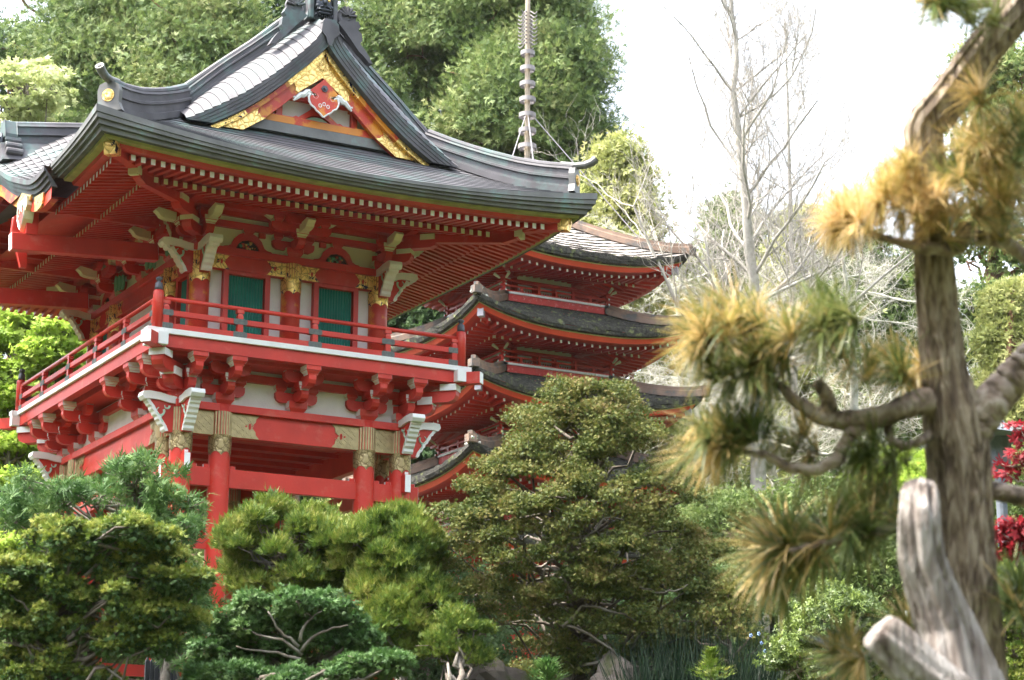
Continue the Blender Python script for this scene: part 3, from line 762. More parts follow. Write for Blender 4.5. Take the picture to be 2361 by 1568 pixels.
# chrysanthemum boss
m = MB(); c = (2.275, 4.12)
for r, y in ((.088, -.042), (.075, -.05)): m.prism([(c[0]+r*math.cos(t), c[1]+r*math.sin(t)) for t in np.linspace(0, 2*math.pi, 25)[:-1]], 'y', y, -.034)
for k in range(12):
    t = k*math.pi/6; m.prism([(c[0]+r*math.cos(t+e), c[1]+r*math.sin(t+e)) for r, e in ((.015, 0), (.055, -.17), (.068, -.1), (.071, 0), (.068, .1), (.055, .17))], 'y', -.060, -.05)
gb(m, 'gold_rosette', GOLD)
# pendant (gegyo)
hp = [(0, -.02), (.205, -.22), (.17, -.25), (.12, -.26), (.10, -.29), (.13, -.31), (.165, -.29), (.19, -.30), (.205, -.36), (.18, -.42), (.13, -.455), (.11, -.49), (.06, -.52), (0, -.575)]
hp = [(2.275+x*1.05, 3.925+z) for x, z in hp]+[(2.275-x*1.05, 3.925+z) for x, z in hp[::-1][1:-1]]
m = MB(); m.prism(hp, 'y', -.10, -.036)
g = gb(m, 'gable_pendant', REDW)
m = MB()
low = [p for p in hp if p[1] < 3.70]
for k in (1, -1):
    P = [(2.275+k*x*1.05, -.085, 3.925+z) for x, z in ((.10, -.26), (.085, -.30), (.11, -.335), (.15, -.325), (.165, -.285), (.20, -.28), (.22, -.33), (.21, -.39), (.18, -.44), (.13, -.47), (.10, -.51), (.05, -.54), (0, -.59))]
    m.tube(P, .016, 6)
    P = [(2.275+k*x, -.07, 3.925+z) for x, z in ((.10, -.27), (.15, -.235), (.21, -.24), (.235, -.28), (.20, -.30))]; m.tube(P, .022, 6)
    P = [(2.275+k*x, -.055, 3.925+z) for x, z in ((.17, -.22), (.25, -.25), (.30, -.30), (.35, -.31), (.40, -.36), (.45, -.41))]; m.tube(P, [.03, .045, .045, .038, .03, .012], 6)
    for t in np.linspace(0, 1, 7): m.tube([(2.275+k*(.24+.2*t), -.075, 3.60+.03-.06*t), (2.275+k*(.25+.2*t), -.06, 3.69-.13*t)], .014, 5)
for x, z in ((-.06, -.43), (.06, -.43), (0, -.40)):
    m.tube([(2.275+x+.022*math.cos(t), -.102, 3.925+z+.028*math.sin(t)) for t in np.linspace(0, 6.28, 9)], .006, 5)
gb(m, 'white_carving', WHITE, parent=g)
m = MB(); m.lathe([(0, 0)], (0, 0, 0), 3) if False else m.prism([(2.275+.052*math.cos(t), 3.755+.052*math.sin(t)) for t in np.linspace(0, 2*math.pi, 7)[:-1]], 'y', -.115, -.10)
m.prism([(2.275+.022*math.cos(t), 3.755+.022*math.sin(t)) for t in np.linspace(0, 2*math.pi, 9)[:-1]], 'y', -.15, -.115)
gb(m, 'iron_boss', IRON, parent=g)
# wall inside the gable
m = MB(); m.prism([(.7, 3.10), (W-.7, 3.10), (2.275, 4.3)], 'y', .20, .22); gb(m, 'gable_plaster', PLASTER)
m = MB(); m.box(.72, W-.72, .08, .199, 3.205, 3.325); gb(m, 'gable_tie_beam', REDW, bevel=.004)
m = MB(); m.box(.60, W-.60, .06, .22, 3.06, 3.203); gb(m, 'gable_sill', COPPERT)
m = MB(); m.box(.70, W-.70, .070, .079, 3.21, 3.31); gb(m, 'gable_tie_board', mat('ochre_worn_board', (.62, .22, .02), rough=.5, col2=(.52, .05, .02), cscale=3, cmix=(.5, .58)))
m = MB()
for s in (-1, 1):
    c = 2.275+s*.58; m.box(c-.045, c+.045, .13, .198, 3.327, 3.56); m.box(c-.08, c+.08, .12, .199, 3.56, 3.60)
m.box(1.45, 3.10, .125, .197, 3.602, 3.68); m.box(2.20, 2.35, .115, .196, 3.52, 3.60)
gb(m, 'gable_strut', REDW)
m = MB(); P = [(-.40, 0), (-.34, .03), (-.30, .02), (-.18, .11), (-.10, .175), (0, .19), (.10, .175), (.18, .11), (.30, .02), (.34, .03), (.40, 0), (.2, 0), (.16, .035), (.08, .075), (0, .085), (-.08, .075), (-.16, .035), (-.2, 0)]
m.prism([(2.275+x, 3.327+z) for x, z in P], 'y', .10, .17); m.prism([(2.275+x*1.1, 3.328+z) for x, z in ((-.17, 0), (-.13, .03), (-.07, .06), (0, .07), (.07, .06), (.13, .03), (.17, 0))], 'y', .13, .18, 1)
gb(m, 'frog_leg_strut', [REDW, MINT])
# demon-face ridge end
m = MB()
m.prism([(2.06, 4.86), (2.09, 5.0), (2.07, 5.16), (2.10, 5.42), (2.275, 5.50), (2.45, 5.42), (2.48, 5.16), (2.46, 5.0), (2.49, 4.86)], 'y', .07, .20)
for s in (-1, 1): m.box(2.275+s*.185-.035, 2.275+s*.185+.035, .0, .07, 4.84, 5.42)
on = gb(m, 'ridge_end_plate', COPPER, bevel=.01)
m = MB()
def blob(cx, cy, cz, rx, ry, rz, mt=0, n=8):
    V = []; F = []
    for i in range(n+1):
        for j in range(n): 
            a = math.pi*i/n; b = 2*math.pi*j/n; V.append((cx+rx*math.sin(a)*math.cos(b), cy+ry*math.sin(a)*math.sin(b), cz+rz*math.cos(a)))
    m.add(V, [(i*n+j, i*n+(j+1) % n, (i+1)*n+(j+1) % n, (i+1)*n+j) for i in range(n) for j in range(n)], mt)
blob(2.275, .05, 5.08, .145, .10, .20); blob(2.275, -.04, 5.09, .035, .04, .045)
for s in (-1, 1):
    blob(2.275+s*.07, -.02, 5.19, .06, .04, .028); blob(2.275+s*.065, -.03, 5.13, .022, .02, .02, 1); blob(2.275+s*.09, -.01, 5.03, .055, .04, .04); blob(2.275+s*.10, 0, 5.26, .045, .04, .06)
    m.tube([(2.275+s*x, y, z) for x, y, z in ((.02, -.05, 5.03), (.06, -.045, 5.02), (.105, -.03, 4.985), (.12, 0, 4.95))], .016, 6)
m.tube([(2.275+x, -.045, 4.975+.0) for x in (-.10, -.05, 0, .05, .10)], [.012, .02, .022, .02, .012], 6)
m.tube([(2.275+x, -.03, 4.93) for x in (-.10, -.05, 0, .05, .10)], [.012, .022, .024, .022, .012], 6)
for k in range(9): m.tube([(2.275-.12+k*.03, -.01, 4.93), (2.275-.14+k*.035, .0, 4.86)], .010, 5)
gb(m, 'demon_face', [mat('black_bronze', (.035, .04, .05), rough=.4, metal=.5), GOLD], parent=on, smooth=True)
for s in (-1, 1):
    m = MB()
    for r0, w in ((.16, .12),):
        P = []; 
        for t in np.linspace(-2.2, 4.4, 26): 
            r = .165*math.exp(-.16*(t+2.2)); P.append((2.275+s*(.40+.0+r*math.cos(math.pi-t)*1.0), .10, 5.04+r*math.sin(math.pi-t)))
        m.tube(np.array(P)+(0, 0, -.04), np.linspace(.055, .02, 26), 8)
    m.prism([(2.275+s*.40+.15*math.cos(t), 5.0+.15*math.sin(t)) for t in np.linspace(0, 2*math.pi, 21)[:-1]], 'y', .085, .14)
    for k in range(7):      # feathered ribs inside the scroll
        t = .4+k*.42; m.tube([(2.275+s*(.40-.02*math.cos(t)), .06, 5.0+.02*math.sin(t)), (2.275+s*(.40-.15*math.cos(t)), .07, 5.0+.15*math.sin(t))], [.012, .022], 6)
    m.prism([(2.275+s*x, z) for x, z in ((.24, 4.86), (.30, 4.92), (.40, 4.90), (.56, 4.94), (.60, 4.86), (.56, 4.80), (.62, 4.76), (.63, 4.66), (.60, 4.60), (.68, 4.52), (.74, 4.44), (.80, 4.33), (.74, 4.34), (.66, 4.42), (.58, 4.48), (.48, 4.60), (.38, 4.72))], 'y', .03, .15)
    gb(m, 'scroll_wing', COPPER)

# ---- undulating porch gable on the long left side
KX = np.array([0, .06, .15, .35, .57, .72, .82, .92, 1.0]); KZ = np.array([2.92, 2.87, 2.735, 2.48, 2.27, 2.13, 2.085, 2.085, 2.13])
def kz(v): return np.interp(np.abs(v-CYG)/2.71, KX, KZ)
kv = np.linspace(KARA[0], KARA[1], 65); kzz = kz(kv)
kzz = np.convolve(np.r_[kzz[0], kzz[0], kzz, kzz[-1], kzz[-1]], np.ones(5)/5, 'valid')
m = MB(); us = np.linspace(-1.52, -.2, 13)
for i in range(12):
    rows = []
    for u, dz in ((us[i], .016), (us[i+1], 0)):
        t = (u+1.52); rise = .62*t*(0.35+0.65*np.exp(-((kv-CYG)/1.1)**2))
        rows.append(np.stack([np.full_like(kv, u), kv, kzz+rise+dz+.0], 1))
    m.grid(np.array(rows), 0)
    if i:
        lo = rows[0].copy(); lo[:, 2] -= .016; m.band(rows[0], lo, 1)
# slates also step across the undulation: thin raised seams running inwards
for k in range(2, 63, 2):
    P = [(u, kv[k], kzz[k]+.62*(u+1.52)*(0.35+0.65*math.exp(-((kv[k]-CYG)/1.1)**2))+.012) for u in us]
    m.tube(P, .007, 4, 1)
kr = gb(m, 'porch_roof', [COPPER, SEAM_SHADE])
m = MB(); lay = [(-1.52, .014), (-1.52, -.055), (-1.49, -.057), (-1.483, -.12), (-1.455, -.122), (-1.448, -.185), (-1.42, -.187), (-1.413, -.25), (-1.32, -.25)]
for i in range(len(lay)-1):
    A, B = [np.stack([np.full_like(kv, d), kv, kzz+z], 1) for d, z in (lay[i], lay[i+1])]; m.band(A, B, 1 if i % 2 else 0)
for k in (0, -1): m.prism([(d, kzz[k]+z) for d, z in lay], 'y', kv[k]-.002, kv[k]+.002)
gb(m, 'porch_eave_edge', [COPPER, SEAM_SHADE])
m = MB(); A, B, C2 = [np.stack([np.full_like(kv, d), kv, kzz+z], 1) for d, z in ((-1.40, -.25), (-1.40, -.42), (-1.30, -.42))]
m.band(A, B, 0); m.band(B, C2, 0); gb(m, 'porch_barge_board', REDW)
ki = (kv > 1.6) & (kv < D-1.6); m = MB(); A, B = [np.stack([np.full(ki.sum(), d), kv[ki], kzz[ki]+z], 1) for d, z in ((-1.35, -.30), (.6, -.30))]; m.band(A, B); gb(m, 'porch_soffit', RED)
for v in (1.58, D-1.58): m = MB(); m.box(-1.33, .5, v-.03, v+.03, 1.86, 2.02); gb(m, 'porch_purlin', RED)
for k in [q for q in range(5, 62, 3) if 1.7 < kv[q] < D-1.7]:
    m = MB(); m.beam((-1.33, kv[k], kzz[k]-.34), (.6, kv[k], kzz[k]-.34), .07, .08); gb(m, 'porch_rafter', RED)
for v in (1.6, D-1.6):
    m = MB(); m.beam((-1.60, v, 1.36), (.5, v, 1.50), .16, .24, 0, 1); m.box(-1.42, -1.25, v-.1, v+.1, 1.48, 1.95)
    m.prism([(-1.35, 1.95), (-1.5, 1.8), (-1.52, 1.55), (-1.42, 1.3), (-1.36, 1.1), (-1.28, 1.1), (-1.3, 1.4), (-1.28, 1.95)], 'y', v+.25, v+.33)
    gb(m, 'porch_beam', [RED, WHITE], bevel=.006)
    m = MB(); c = v
    m.prism([(c-.22, 1.98), (c-.24, 1.85), (c-.17, 1.78), (c-.14, 1.68), (c-.05, 1.58), (c, 1.52), (c+.05, 1.58), (c+.14, 1.68), (c+.17, 1.78), (c+.24, 1.85), (c+.22, 1.98)], 'x', -1.47, -1.34)
    pd = gb(m, 'porch_pendant', CREAM)
    m = MB(); m.prism([(c-.13, 1.88), (c-.12, 1.74), (c-.06, 1.64), (c, 1.58), (c+.06, 1.64), (c+.12, 1.74), (c+.13, 1.88), (c+.04, 1.82), (c, 1.86), (c-.04, 1.82)], 'x', -1.478, -1.47)
    for k in (-1, 1):
        m.tube([(-1.48, c+k*(.10+.055*math.cos(t)), 1.82+.07*math.sin(t)) for t in np.linspace(-1.5, 3.6, 9)], [.012]*9, 5, 1)
        m.tube([(-1.48, c+k*x, z) for x, z in ((.16, 1.84), (.14, 1.72), (.07, 1.62), (0, 1.55))], .011, 5, 2)
    gb(m, 'carving', [RED, MINT, WHITE], parent=pd)
    m = MB(); m.prism([(c-.36, 2.05), (c-.30, 1.93), (c-.2, 1.90), (c, 1.93), (c+.2, 1.90), (c+.30, 1.93), (c+.36, 2.05), (c, 2.2)], 'x', -1.44, -1.405); gb(m, 'gold_mount', GOLD)
for s, v in ((1, 1.05), (-1, D-1.05)):
    m = MB(); m.prism([(v-s*.32, 1.86), (v-s*.28, 1.70), (v-s*.1, 1.66), (v+s*.05, 1.68), (v+s*.1, 1.9)], 'x', -1.43, -1.405); gb(m, 'gold_mount', GOLDF)
# porch ridge with end scrolls
ft = rs([(-1.30, CYG, 3.22), (-.8, CYG, 3.30), (.2, CYG, 3.45)], 8); tp = rs([(-1.30, CYG, 3.62), (-.8, CYG, 3.70), (.2, CYG, 3.86)], 8)
ridge(ft, tp, .15, 'porch_ridge')
m = MB(); m.sweep([(-1.45, CYG, 2.95), (-.2, CYG, 3.1)], [(.32, 0), (.2, .2), (.16, .3), (-.16, .3), (-.2, .2), (-.32, 0)]); gb(m, 'porch_ridge_base', COPPER)
m = MB()
for k in (-1, 1):
    for y, z, r in ((.13, 3.30, .07), (.20, 3.20, .06), (.27, 3.10, .055)): m.tube([(-1.40, CYG+k*y, z), (-1.15, CYG+k*y, z)], r, 10)
m.prism([(CYG-.16, 3.0), (CYG-.18, 3.4), (CYG-.1, 3.62), (CYG+.1, 3.62), (CYG+.18, 3.4), (CYG+.16, 3.0)], 'x', -1.40, -1.22)
gb(m, 'porch_ridge_end', COPPER, bevel=.01)
m = MB(); blob(-1.42, CYG, 3.28, .06, .12, .17); blob(-1.47, CYG, 3.27, .04, .03, .04); blob(-1.46, CYG-.06, 3.34, .03, .05, .03); blob(-1.46, CYG+.06, 3.34, .03, .05, .03)
gb(m, 'demon_face', MATS['black_bronze'], smooth=True)
# wavy-topped rainbow beam and green carvings under the side eaves
m = MB()
P = [(1.30, 1.62), (1.45, 1.78), (1.75, 1.92), (2.2, 1.98), (2.7, 1.98)]
m.band([(.66, v, z) for v, z in P], [(.66, v, z+.16) for v, z in P]); m.prism([(v, z) for v, z in P]+[(v, z+.2) for v, z in P[::-1]], 'x', .60, .72, 1)
m.prism([(v, z+.05) for v, z in P]+[(v, z+.13) for v, z in P[::-1]], 'x', .585, .60, 0)
gb(m, 'rainbow_beam', [CREAM, RED])
for v in (1.75, 2.6, 4.0):
    m = MB()
    for k in range(3): m.tube([(.80-.03*k, v-.05+.07*k+.035*math.cos(t), 1.68+.11*math.sin(t)) for t in np.linspace(0, 6.28, 10)], .022, 6)
    gb(m, 'green_carving', GREEN)

# ================================================================== PAGODA
PX, PY = 22.40, 39.70
PG = float(hgt(PX, PY))
PAG = thing('pagoda', (PX, PY, PG), 'tall red pagoda with mossy shingle roofs, narrow railed balconies and ringed spire, behind the gate', 'pagoda')
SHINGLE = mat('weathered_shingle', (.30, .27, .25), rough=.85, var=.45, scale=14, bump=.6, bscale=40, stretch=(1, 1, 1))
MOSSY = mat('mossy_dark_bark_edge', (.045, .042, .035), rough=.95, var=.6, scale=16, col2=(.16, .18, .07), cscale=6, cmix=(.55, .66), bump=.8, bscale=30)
DARKROOF = mat('dark_shingle', (.055, .05, .05), rough=.8, var=.5, scale=10, bump=.5, bscale=30)  # darker shingle on the roofs below the top one
LICHEN = mat('pale_lichen', (.55, .55, .48), rough=.95, var=.3, scale=9, col2=(.10, .09, .07), cscale=8, cmix=(.48, .62), bump=.9, bscale=18)
RIDGEW = mat('brown_ridge_copper', (.20, .13, .09), rough=.6, var=.25, scale=4, col2=(.10, .09, .08), cscale=3)
ORED = mat('bright_vermilion', (.58, .05, .018), rough=.42, var=.08)
REDP = mat('peeling_red_paint', (.50, .04, .035), rough=.6, var=.15, scale=6, col2=(.62, .30, .28), cscale=14, cmix=(.56, .68))
WHITEP = mat('peeling_white_paint', (.76, .77, .78), rough=.6, var=.05, col2=(.50, .22, .2), cscale=12, cmix=(.60, .72))
GREYEND = mat('grey_metal_cap', (.30, .28, .30), rough=.5, metal=.3)
def pgb(mb, name, mats, **kw): return mb.build(name, mats, kw.pop('parent', PAG), shift=(0, 0, -PG), **kw)
TP = [lambda V: V, lambda V: np.stack([-V[:, 1], V[:, 0], V[:, 2]], 1), lambda V: -V*np.array([1, 1, -1]), lambda V: np.stack([V[:, 1], -V[:, 0], V[:, 2]], 1)]
def Tpl(k):      # canonical face: s = x, outward distance e -> y=-e
    f = [lambda V: np.stack([V[:, 0], -V[:, 1], V[:, 2]], 1), lambda V: np.stack([-V[:, 1], -V[:, 0], V[:, 2]], 1), lambda V: np.stack([-V[:, 0], V[:, 1], V[:, 2]], 1), lambda V: np.stack([V[:, 1], V[:, 0], V[:, 2]], 1)]
    return f[k]
rng = np.random.RandomState(5)
def pag_roof(zc, w, w_in, z_in, top=False, lichen=False):
    """zc corner height of the upper edge, w half width"""
    up = .36; n = 33
    t = np.linspace(-1, 1, n); u = up*np.abs(t)**2.6; ze = zc-up
    for k in range(4):
        T = Tpl(k); m = MB(); m.T = T; nr = 14
        for i in range(nr):
            rows = []
            for j, dz in ((i, .03), (i+1, 0)):
                f = j/nr; e = w+(w_in-w)*f; z = ze+(z_in-ze)*(f**1.25 if not top else f**1.2)
                jit = rng.uniform(-.012, .012, n) if dz else 0
                rows.append(np.stack([t*e, np.full(n, e), z+u*(1-f)**1.6+dz+jit], 1))
            m.grid(np.array(rows), 0)
            m.band(rows[0], rows[0]-np.array([0, 0, .035]), 1)
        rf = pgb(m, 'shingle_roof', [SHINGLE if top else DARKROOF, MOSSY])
        m = MB(); m.T = T; lay = [(w+.01, .03), (w+.0, -.06), (w-.03, -.13), (w-.12, -.16)]
        for i in range(3):
            A = [np.stack([t*e+ (rng.uniform(-.01, .01, n) if i < 2 else 0), np.full(n, e)+rng.uniform(-.012, .012, n), ze+u+z+(rng.uniform(-.018, .018, n) if i < 1 else 0)], 1) for e, z in (lay[i], lay[i+1])]
            m.band(A[0], A[1], 0)
        pgb(m, 'mossy_eave_edge', MOSSY)
        m = MB(); m.T = T
        for (e0, z0), (e1, z1), mt in (((w-.10, -.155), (w-.11, -.175), 1), ((w-.12, -.176), (w-.17, -.275), 0), ((w-.17, -.275), (w-.32, -.285), 0)):
            A = [np.stack([t*e, np.full(n, e), ze+u+z], 1) for e, z in ((e0, z0), (e1, z1))]; m.band(A[0], A[1], mt)
        pgb(m, 'eave_fascia', [ORED, YELLOW])
        m = MB(); m.T = T
        A = [np.stack([t*e, np.full(n, e), ze+u*kk+z], 1) for e, z, kk in ((w-.25, -.27, 1), (w-.8, -.20, .4), (.8, -.05, 0))]; m.grid(np.array(A)); pgb(m, 'soffit_board', RED)
        # rafters
        nr_ = 26
        m = MB(); m.T = T
        for s in np.linspace(-(w-.30), w-.30, nr_):
            us_ = up*abs(s/(w-.2))**2.6; e1 = max(abs(s), w-.95)
            if w-.36-e1 > .03:
                a = (w-.36, ze+us_-.335); b = (e1, ze+us_*.6-.29)
                m.add([(s+i*.024, e, z+j*.030) for e, z in (a, b) for i, j in ((-1, -1), (1, -1), (1, 1), (-1, 1))], [(0, 1, 2, 3), (0, 4, 5, 1), (1, 5, 6, 2), (3, 7, 4, 0)], [1, 0, 0, 0])
        for s in np.linspace(-(w-.9), w-.9, 20):
            e1 = max(abs(s), .8)
            m.add([(s+i*.028, e, z+j*.033) for e, z in ((w-.88, ze-.28), (e1, ze-.12)) for i, j in ((-1, -1), (1, -1), (1, 1), (-1, 1))], [(0, 1, 2, 3), (0, 4, 5, 1), (1, 5, 6, 2), (3, 7, 4, 0)], [2, 0, 0, 0])
        pgb(m, 'rafter_row', [RED, WHITE, CREAM])
    # corner hips
    for sx in (-1, 1):
        for sy in (-1, 1):
            m = MB(); P = []; 
            for f in np.linspace(0, 1, 9):
                e = w+.05+(w_in-w)*f; z = ze+(z_in-ze)*(f**1.25)+up*(1-f)**1.6; P.append((sx*e, sy*e, z+.02))
            m.sweep(P, [(.09, -.03), (.09, .10), (.05, .13), (.05, .20), (-.05, .20), (-.05, .13), (-.09, .10), (-.09, -.03)], 0)
            m.box(sx*(w+.02)-.09, sx*(w+.02)+.09, sy*(w+.02)-.09, sy*(w+.02)+.09, zc-.02, zc+.14, 0)
            pgb(m, 'hip_ridge', RIDGEW)
            m = MB(); a = w-.28
            m.beam((sx*.8, sy*.8, ze-.12), (sx*a, sy*a, zc-.36), .10, .14, 0); m.beam((sx*a, sy*a, zc-.36), (sx*(a+.10), sy*(a+.10), zc-.35), .13, .17, 1)
            pgb(m, 'hip_beam', [RED, GREYEND])
            if sx < 0 and sy < 0:
                m = MB(); r2 = np.random.RandomState(int(zc*10))
                for q in range(26):
                    f = r2.rand()*.35; r = r2.uniform(.03, .08); e = w+.02-f*.9
                    cx, cy, cz = -e+r2.normal()*.05, -e+r2.normal()*.05, zc+.10-f*.4+r2.normal()*.045
                    V = []; 
                    for i in range(5):
                        for j in range(6):
                            aa = math.pi*i/4; bb = 2*math.pi*j/6; rr = r*r2.uniform(.7, 1.3); V.append((cx+rr*math.sin(aa)*math.cos(bb), cy+rr*math.sin(aa)*math.sin(bb), cz+rr*math.cos(aa)*.8))
                    m.add(V, [(i*6+j, i*6+(j+1) % 6, (i+1)*6+(j+1) % 6, (i+1)*6+j) for i in range(4) for j in range(6)])
                pgb(m, 'lichen_crust', LICHEN)
def pag_body(zf, hb, wb=.78, zt=None):
    """storey from balcony floor zf: balcony half width hb, body half width wb"""
    zt = zf+1.0
    for k in range(4):
        T = Tpl(k)
        m = MB(); m.T = T; m.box(-hb-.08, hb+.08, hb-.1, hb+.08, zf-.045, zf, 0); pgb(m, 'balcony_edge', WHITEP)
        m = MB(); m.T = T; m.box(-hb-.05, hb+.05, hb-.1, hb+.05, zf-.20, zf-.047); pgb(m, 'balcony_base', REDP)
        m = MB(); m.T = T
        m.tube([(s, hb+.0, zf+.26+.05*abs(s/(hb+.15))**8) for s in np.linspace(-hb-.15, hb+.15, 13)], .024, 7, 0)
        for sg in (-1, 1): m.tube([(sg*(hb+.10), hb, zf+.285), (sg*(hb+.24), hb, zf+.36)], [.026, .034], 7, 1)
        pgb(m, 'top_rail', [RED, CREAM])
        m = MB(); m.T = T; m.box(-hb-.10, hb+.10, hb-.02, hb+.02, zf+.125, zf+.165, 0, [0, 0, 0, 0, 1, 1]); m.box(-hb-.10, hb+.10, hb-.022, hb+.022, zf+.004, zf+.045, 0, [0, 0, 0, 0, 1, 1]); pgb(m, 'lower_rails', [RED, WHITE])
        for i, s in enumerate(np.linspace(-hb, hb, 7)):
            m = MB(); m.T = T; m.box(s-.03, s+.03, hb-.024, hb+.024, zf+.045, zf+(.24 if i % 2 == 0 else .125)); pgb(m, 'rail_post', RED)
        m = MB(); m.T = T
        m.box(-wb, wb, wb-.04, wb, zf-.2, zt); pgb(m, 'wall', RED)
        m = MB(); m.T = T
        for s in (-wb+.06, -.26, .26, wb-.06): m.box(s-.04, s+.04, wb, wb+.03, zf, zf+.42)
        m.box(-wb, wb, wb, wb+.03, zf+.36, zf+.47); m.box(-wb-.1, wb+.1, wb, wb+.06, zf+.60, zf+.68); m.box(-wb-.3, wb+.3, wb+.2, wb+.30, zf+.86, zf+.94)
        pgb(m, 'wall_frame', RED)
        m = MB(); m.T = T
        for s in (-.5, 0, .5): m.box(s-.18, s+.18, wb, wb+.012, zf+.04, zf+.36)
        pgb(m, 'pale_window', PLASTER)
        m = MB(); m.T = T
        for s in (-.5, 0, .5):
            for q in range(6): m.box(s-.16+q*.06, s-.14+q*.06, wb+.013, wb+.022, zf+.06, zf+.24)
        pgb(m, 'window_bars', RED)
        m = MB(); m.T = T; m.box(-wb+.1, wb-.1, wb+.0, wb+.02, zf+.47, zf+.60); pgb(m, 'cream_frieze', CREAM)
        m = MB(); m.T = T; m.prism([(x*1.0, zf+.69+z) for x, z in ((-.36, 0), (-.30, .05), (-.2, .055), (-.13, .10), (-.10, .16), (.10, .16), (.13, .10), (.2, .055), (.30, .05), (.36, 0))], 'y', wb+.035, wb+.055)
        pgb(m, 'cream_strut', CREAM)
        for s in (-wb, wb):
            m = MB(); m.T = T
            for j, (a, z) in enumerate(((.28, .50), (.42, .68), (.60, .84))):
                m.prism([(wb-.02, zf+z+.11), (wb-.02, zf+z), (wb+a-.12, zf+z), (wb+a-.03, zf+z+.02), (wb+a, zf+z+.06), (wb+a, zf+z+.11)], 'x', s-.05, s+.05, 0)
                m.box(s-.07, s+.07, wb+a-.10, wb+a+.02, zf+z+.11, zf+z+.18, 1)
                m.box(s-.22-.05*j, s+.22+.05*j, wb+a-.32, wb+a-.24, zf+z+.05, zf+z+.12, 0, [0, 0, 0, 0, 1, 1])
            pgb(m, 'bracket_set', [RED, CREAM])
    for sx in (-1, 1):
        for sy in (-1, 1):
            m = MB()
            for a, z in ((.30, .50), (.55, .70), (.85, .86)): m.beam((sx*wb, sy*wb, zf+z+.05), (sx*(wb+a), sy*(wb+a), zf+z+.07), .09, .10, 0, 1)
            pgb(m, 'corner_bracket', [RED, CREAM])
tiers = [(14.54, 2.62, 13.47, 1.30, True), (12.93, 2.70, 11.88, 1.36, False), (11.34, 2.80, 10.28, 1.42, False), (9.75, 2.92, 8.68, 1.48, False), (8.15, 3.05, None, None, False)]
prevb = None
for i, (zc, w, zf, hb, top) in enumerate(tiers):
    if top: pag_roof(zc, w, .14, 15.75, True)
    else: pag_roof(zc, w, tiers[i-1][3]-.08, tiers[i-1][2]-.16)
    if zf: pag_body(zf, hb)
m = MB(); m.box(-1.1, 1.1, -1.1, 1.1, PG, 8.1); pgb(m, 'ground_floor', RED)
m = MB(); m.lathe([(.32, 15.62), (.34, 15.95), (.22, 16.0), (.22, 16.1)], seg=4); m.lathe([(.28, 16.1), (.2, 16.3), (.07, 16.35)], seg=16); m.lathe([(.066, 16.2), (.058, 20.0), (.05, 23.5)], seg=10)
sp = pgb(m, 'spire_pole', mat('spire_bronze', (.33, .27, .20), rough=.6, metal=.2, var=.2, scale=8))
GB = mat('spire_ring_metal', (.24, .22, .22), rough=.6, metal=.3, var=.2)
for i in range(9):
    z = 0; y = 1360-104.6+0  # ring heights follow an even spacing
    z = 19.62-.378*i; r = .165+.0075*i
    m = MB(); m.lathe([(r, z-.05), (r, z+.05)], seg=24); m.lathe([(r-.012, z+.05), (r-.012, z-.05)], seg=24)
    m.f = [q for q in m.f if len(q) == 4]; m.m = [0]*len(m.f)
    for a in range(4): m.beam((0, 0, z), (r*math.cos(a*1.571), r*math.sin(a*1.571), z), .02, .03)
    pgb(m, 'spire_ring', GB)
for a in range(4):
    m = MB(); c, s = math.cos(a*math.pi/2+.5), math.sin(a*math.pi/2+.5)
    for j in range(9):
        z0 = 19.82+j*.095; P = [(c*x, s*x, z0+.05*math.sin(x*24)+x*.12) for x in np.linspace(.05, .26, 7)]; m.tube(P, [.02, .018, .016, .016, .014, .012, .008], 5)
    pgb(m, 'spire_flame_fin', GB)
for a, b in (((-1.9, -1.9, 14.9), 0), ((-.9, -2.2, 14.8), 0), ((1.9, -1.9, 14.85), 0), ((1.5, 1.9, 14.85), 0)):
    m = MB(); m.tube([(0, 0, 18.25), a], .012, 5); pgb(m, 'guy_wire', GREYEND)

# ================================================================== GROUND
m = MB()
gs = np.linspace(-1, 1, 141); gx = 12+np.sign(gs)*np.abs(gs)**2*160+gs*30; gyv = 30+np.sign(gs)*np.abs(gs)**2*200+gs*40
XX, YY = np.meshgrid(gx, gyv); ZZ = hgt(XX, YY)
m.grid(np.stack([XX, YY, ZZ], 2))
GROUNDM = mat('garden_soil', (.045, .04, .025), rough=.95, var=.5, scale=3, col2=(.04, .07, .015), cscale=1.2, cmix=(.45, .6), bump=.8, bscale=12)
m.build('ground', GROUNDM, kind='structure', smooth=True)

# ================================================================== PLANTS
R = np.random.RandomState(11)
def unit(V): return V/(np.linalg.norm(V, axis=-1, keepdims=True)+1e-9)
def tmpl(angs, L, w, lift=0.0, Ls=None, root=True):
    """fan of kite leaflets sharing a root; local axes: x forward, y side, z up"""
    V = [(0, 0, 0)]; F = []
    for i, a in enumerate(angs):
        l = L*(Ls[i] if Ls else 1); c, s = math.cos(a), math.sin(a); k = len(V)
        for f, o, z in ((.45, -w/2, lift*.3), (1, 0, lift), (.45, w/2, lift*.3)): V.append((c*l*f-s*o, s*l*f+c*o, z*(1 if i % 2 else -.6)+0.0))
        F.append((0, k, k+1, k+2))
    return np.array(V, float), np.array(F)
T_TUFT = tmpl([-.65, 0, .65], 1, .30, .25)
T_SPRAY = tmpl([-.9, -.4, 0, .4, .9], 1, .20, .18, [.65, .9, 1.1, .9, .65])
T_FEATHER = tmpl([-1.1, -.55, 0, .55, 1.1], 1, .15, .10, [.5, .8, 1.4, .8, .5])
T_MAPLE = tmpl([-2.0, -1.0, 0, 1.0, 2.0], 1, .42, .08, [.6, .9, 1.1, .9, .6])
T_LEAF = tmpl([0, 2.1, 4.2], 1, .55, .2)
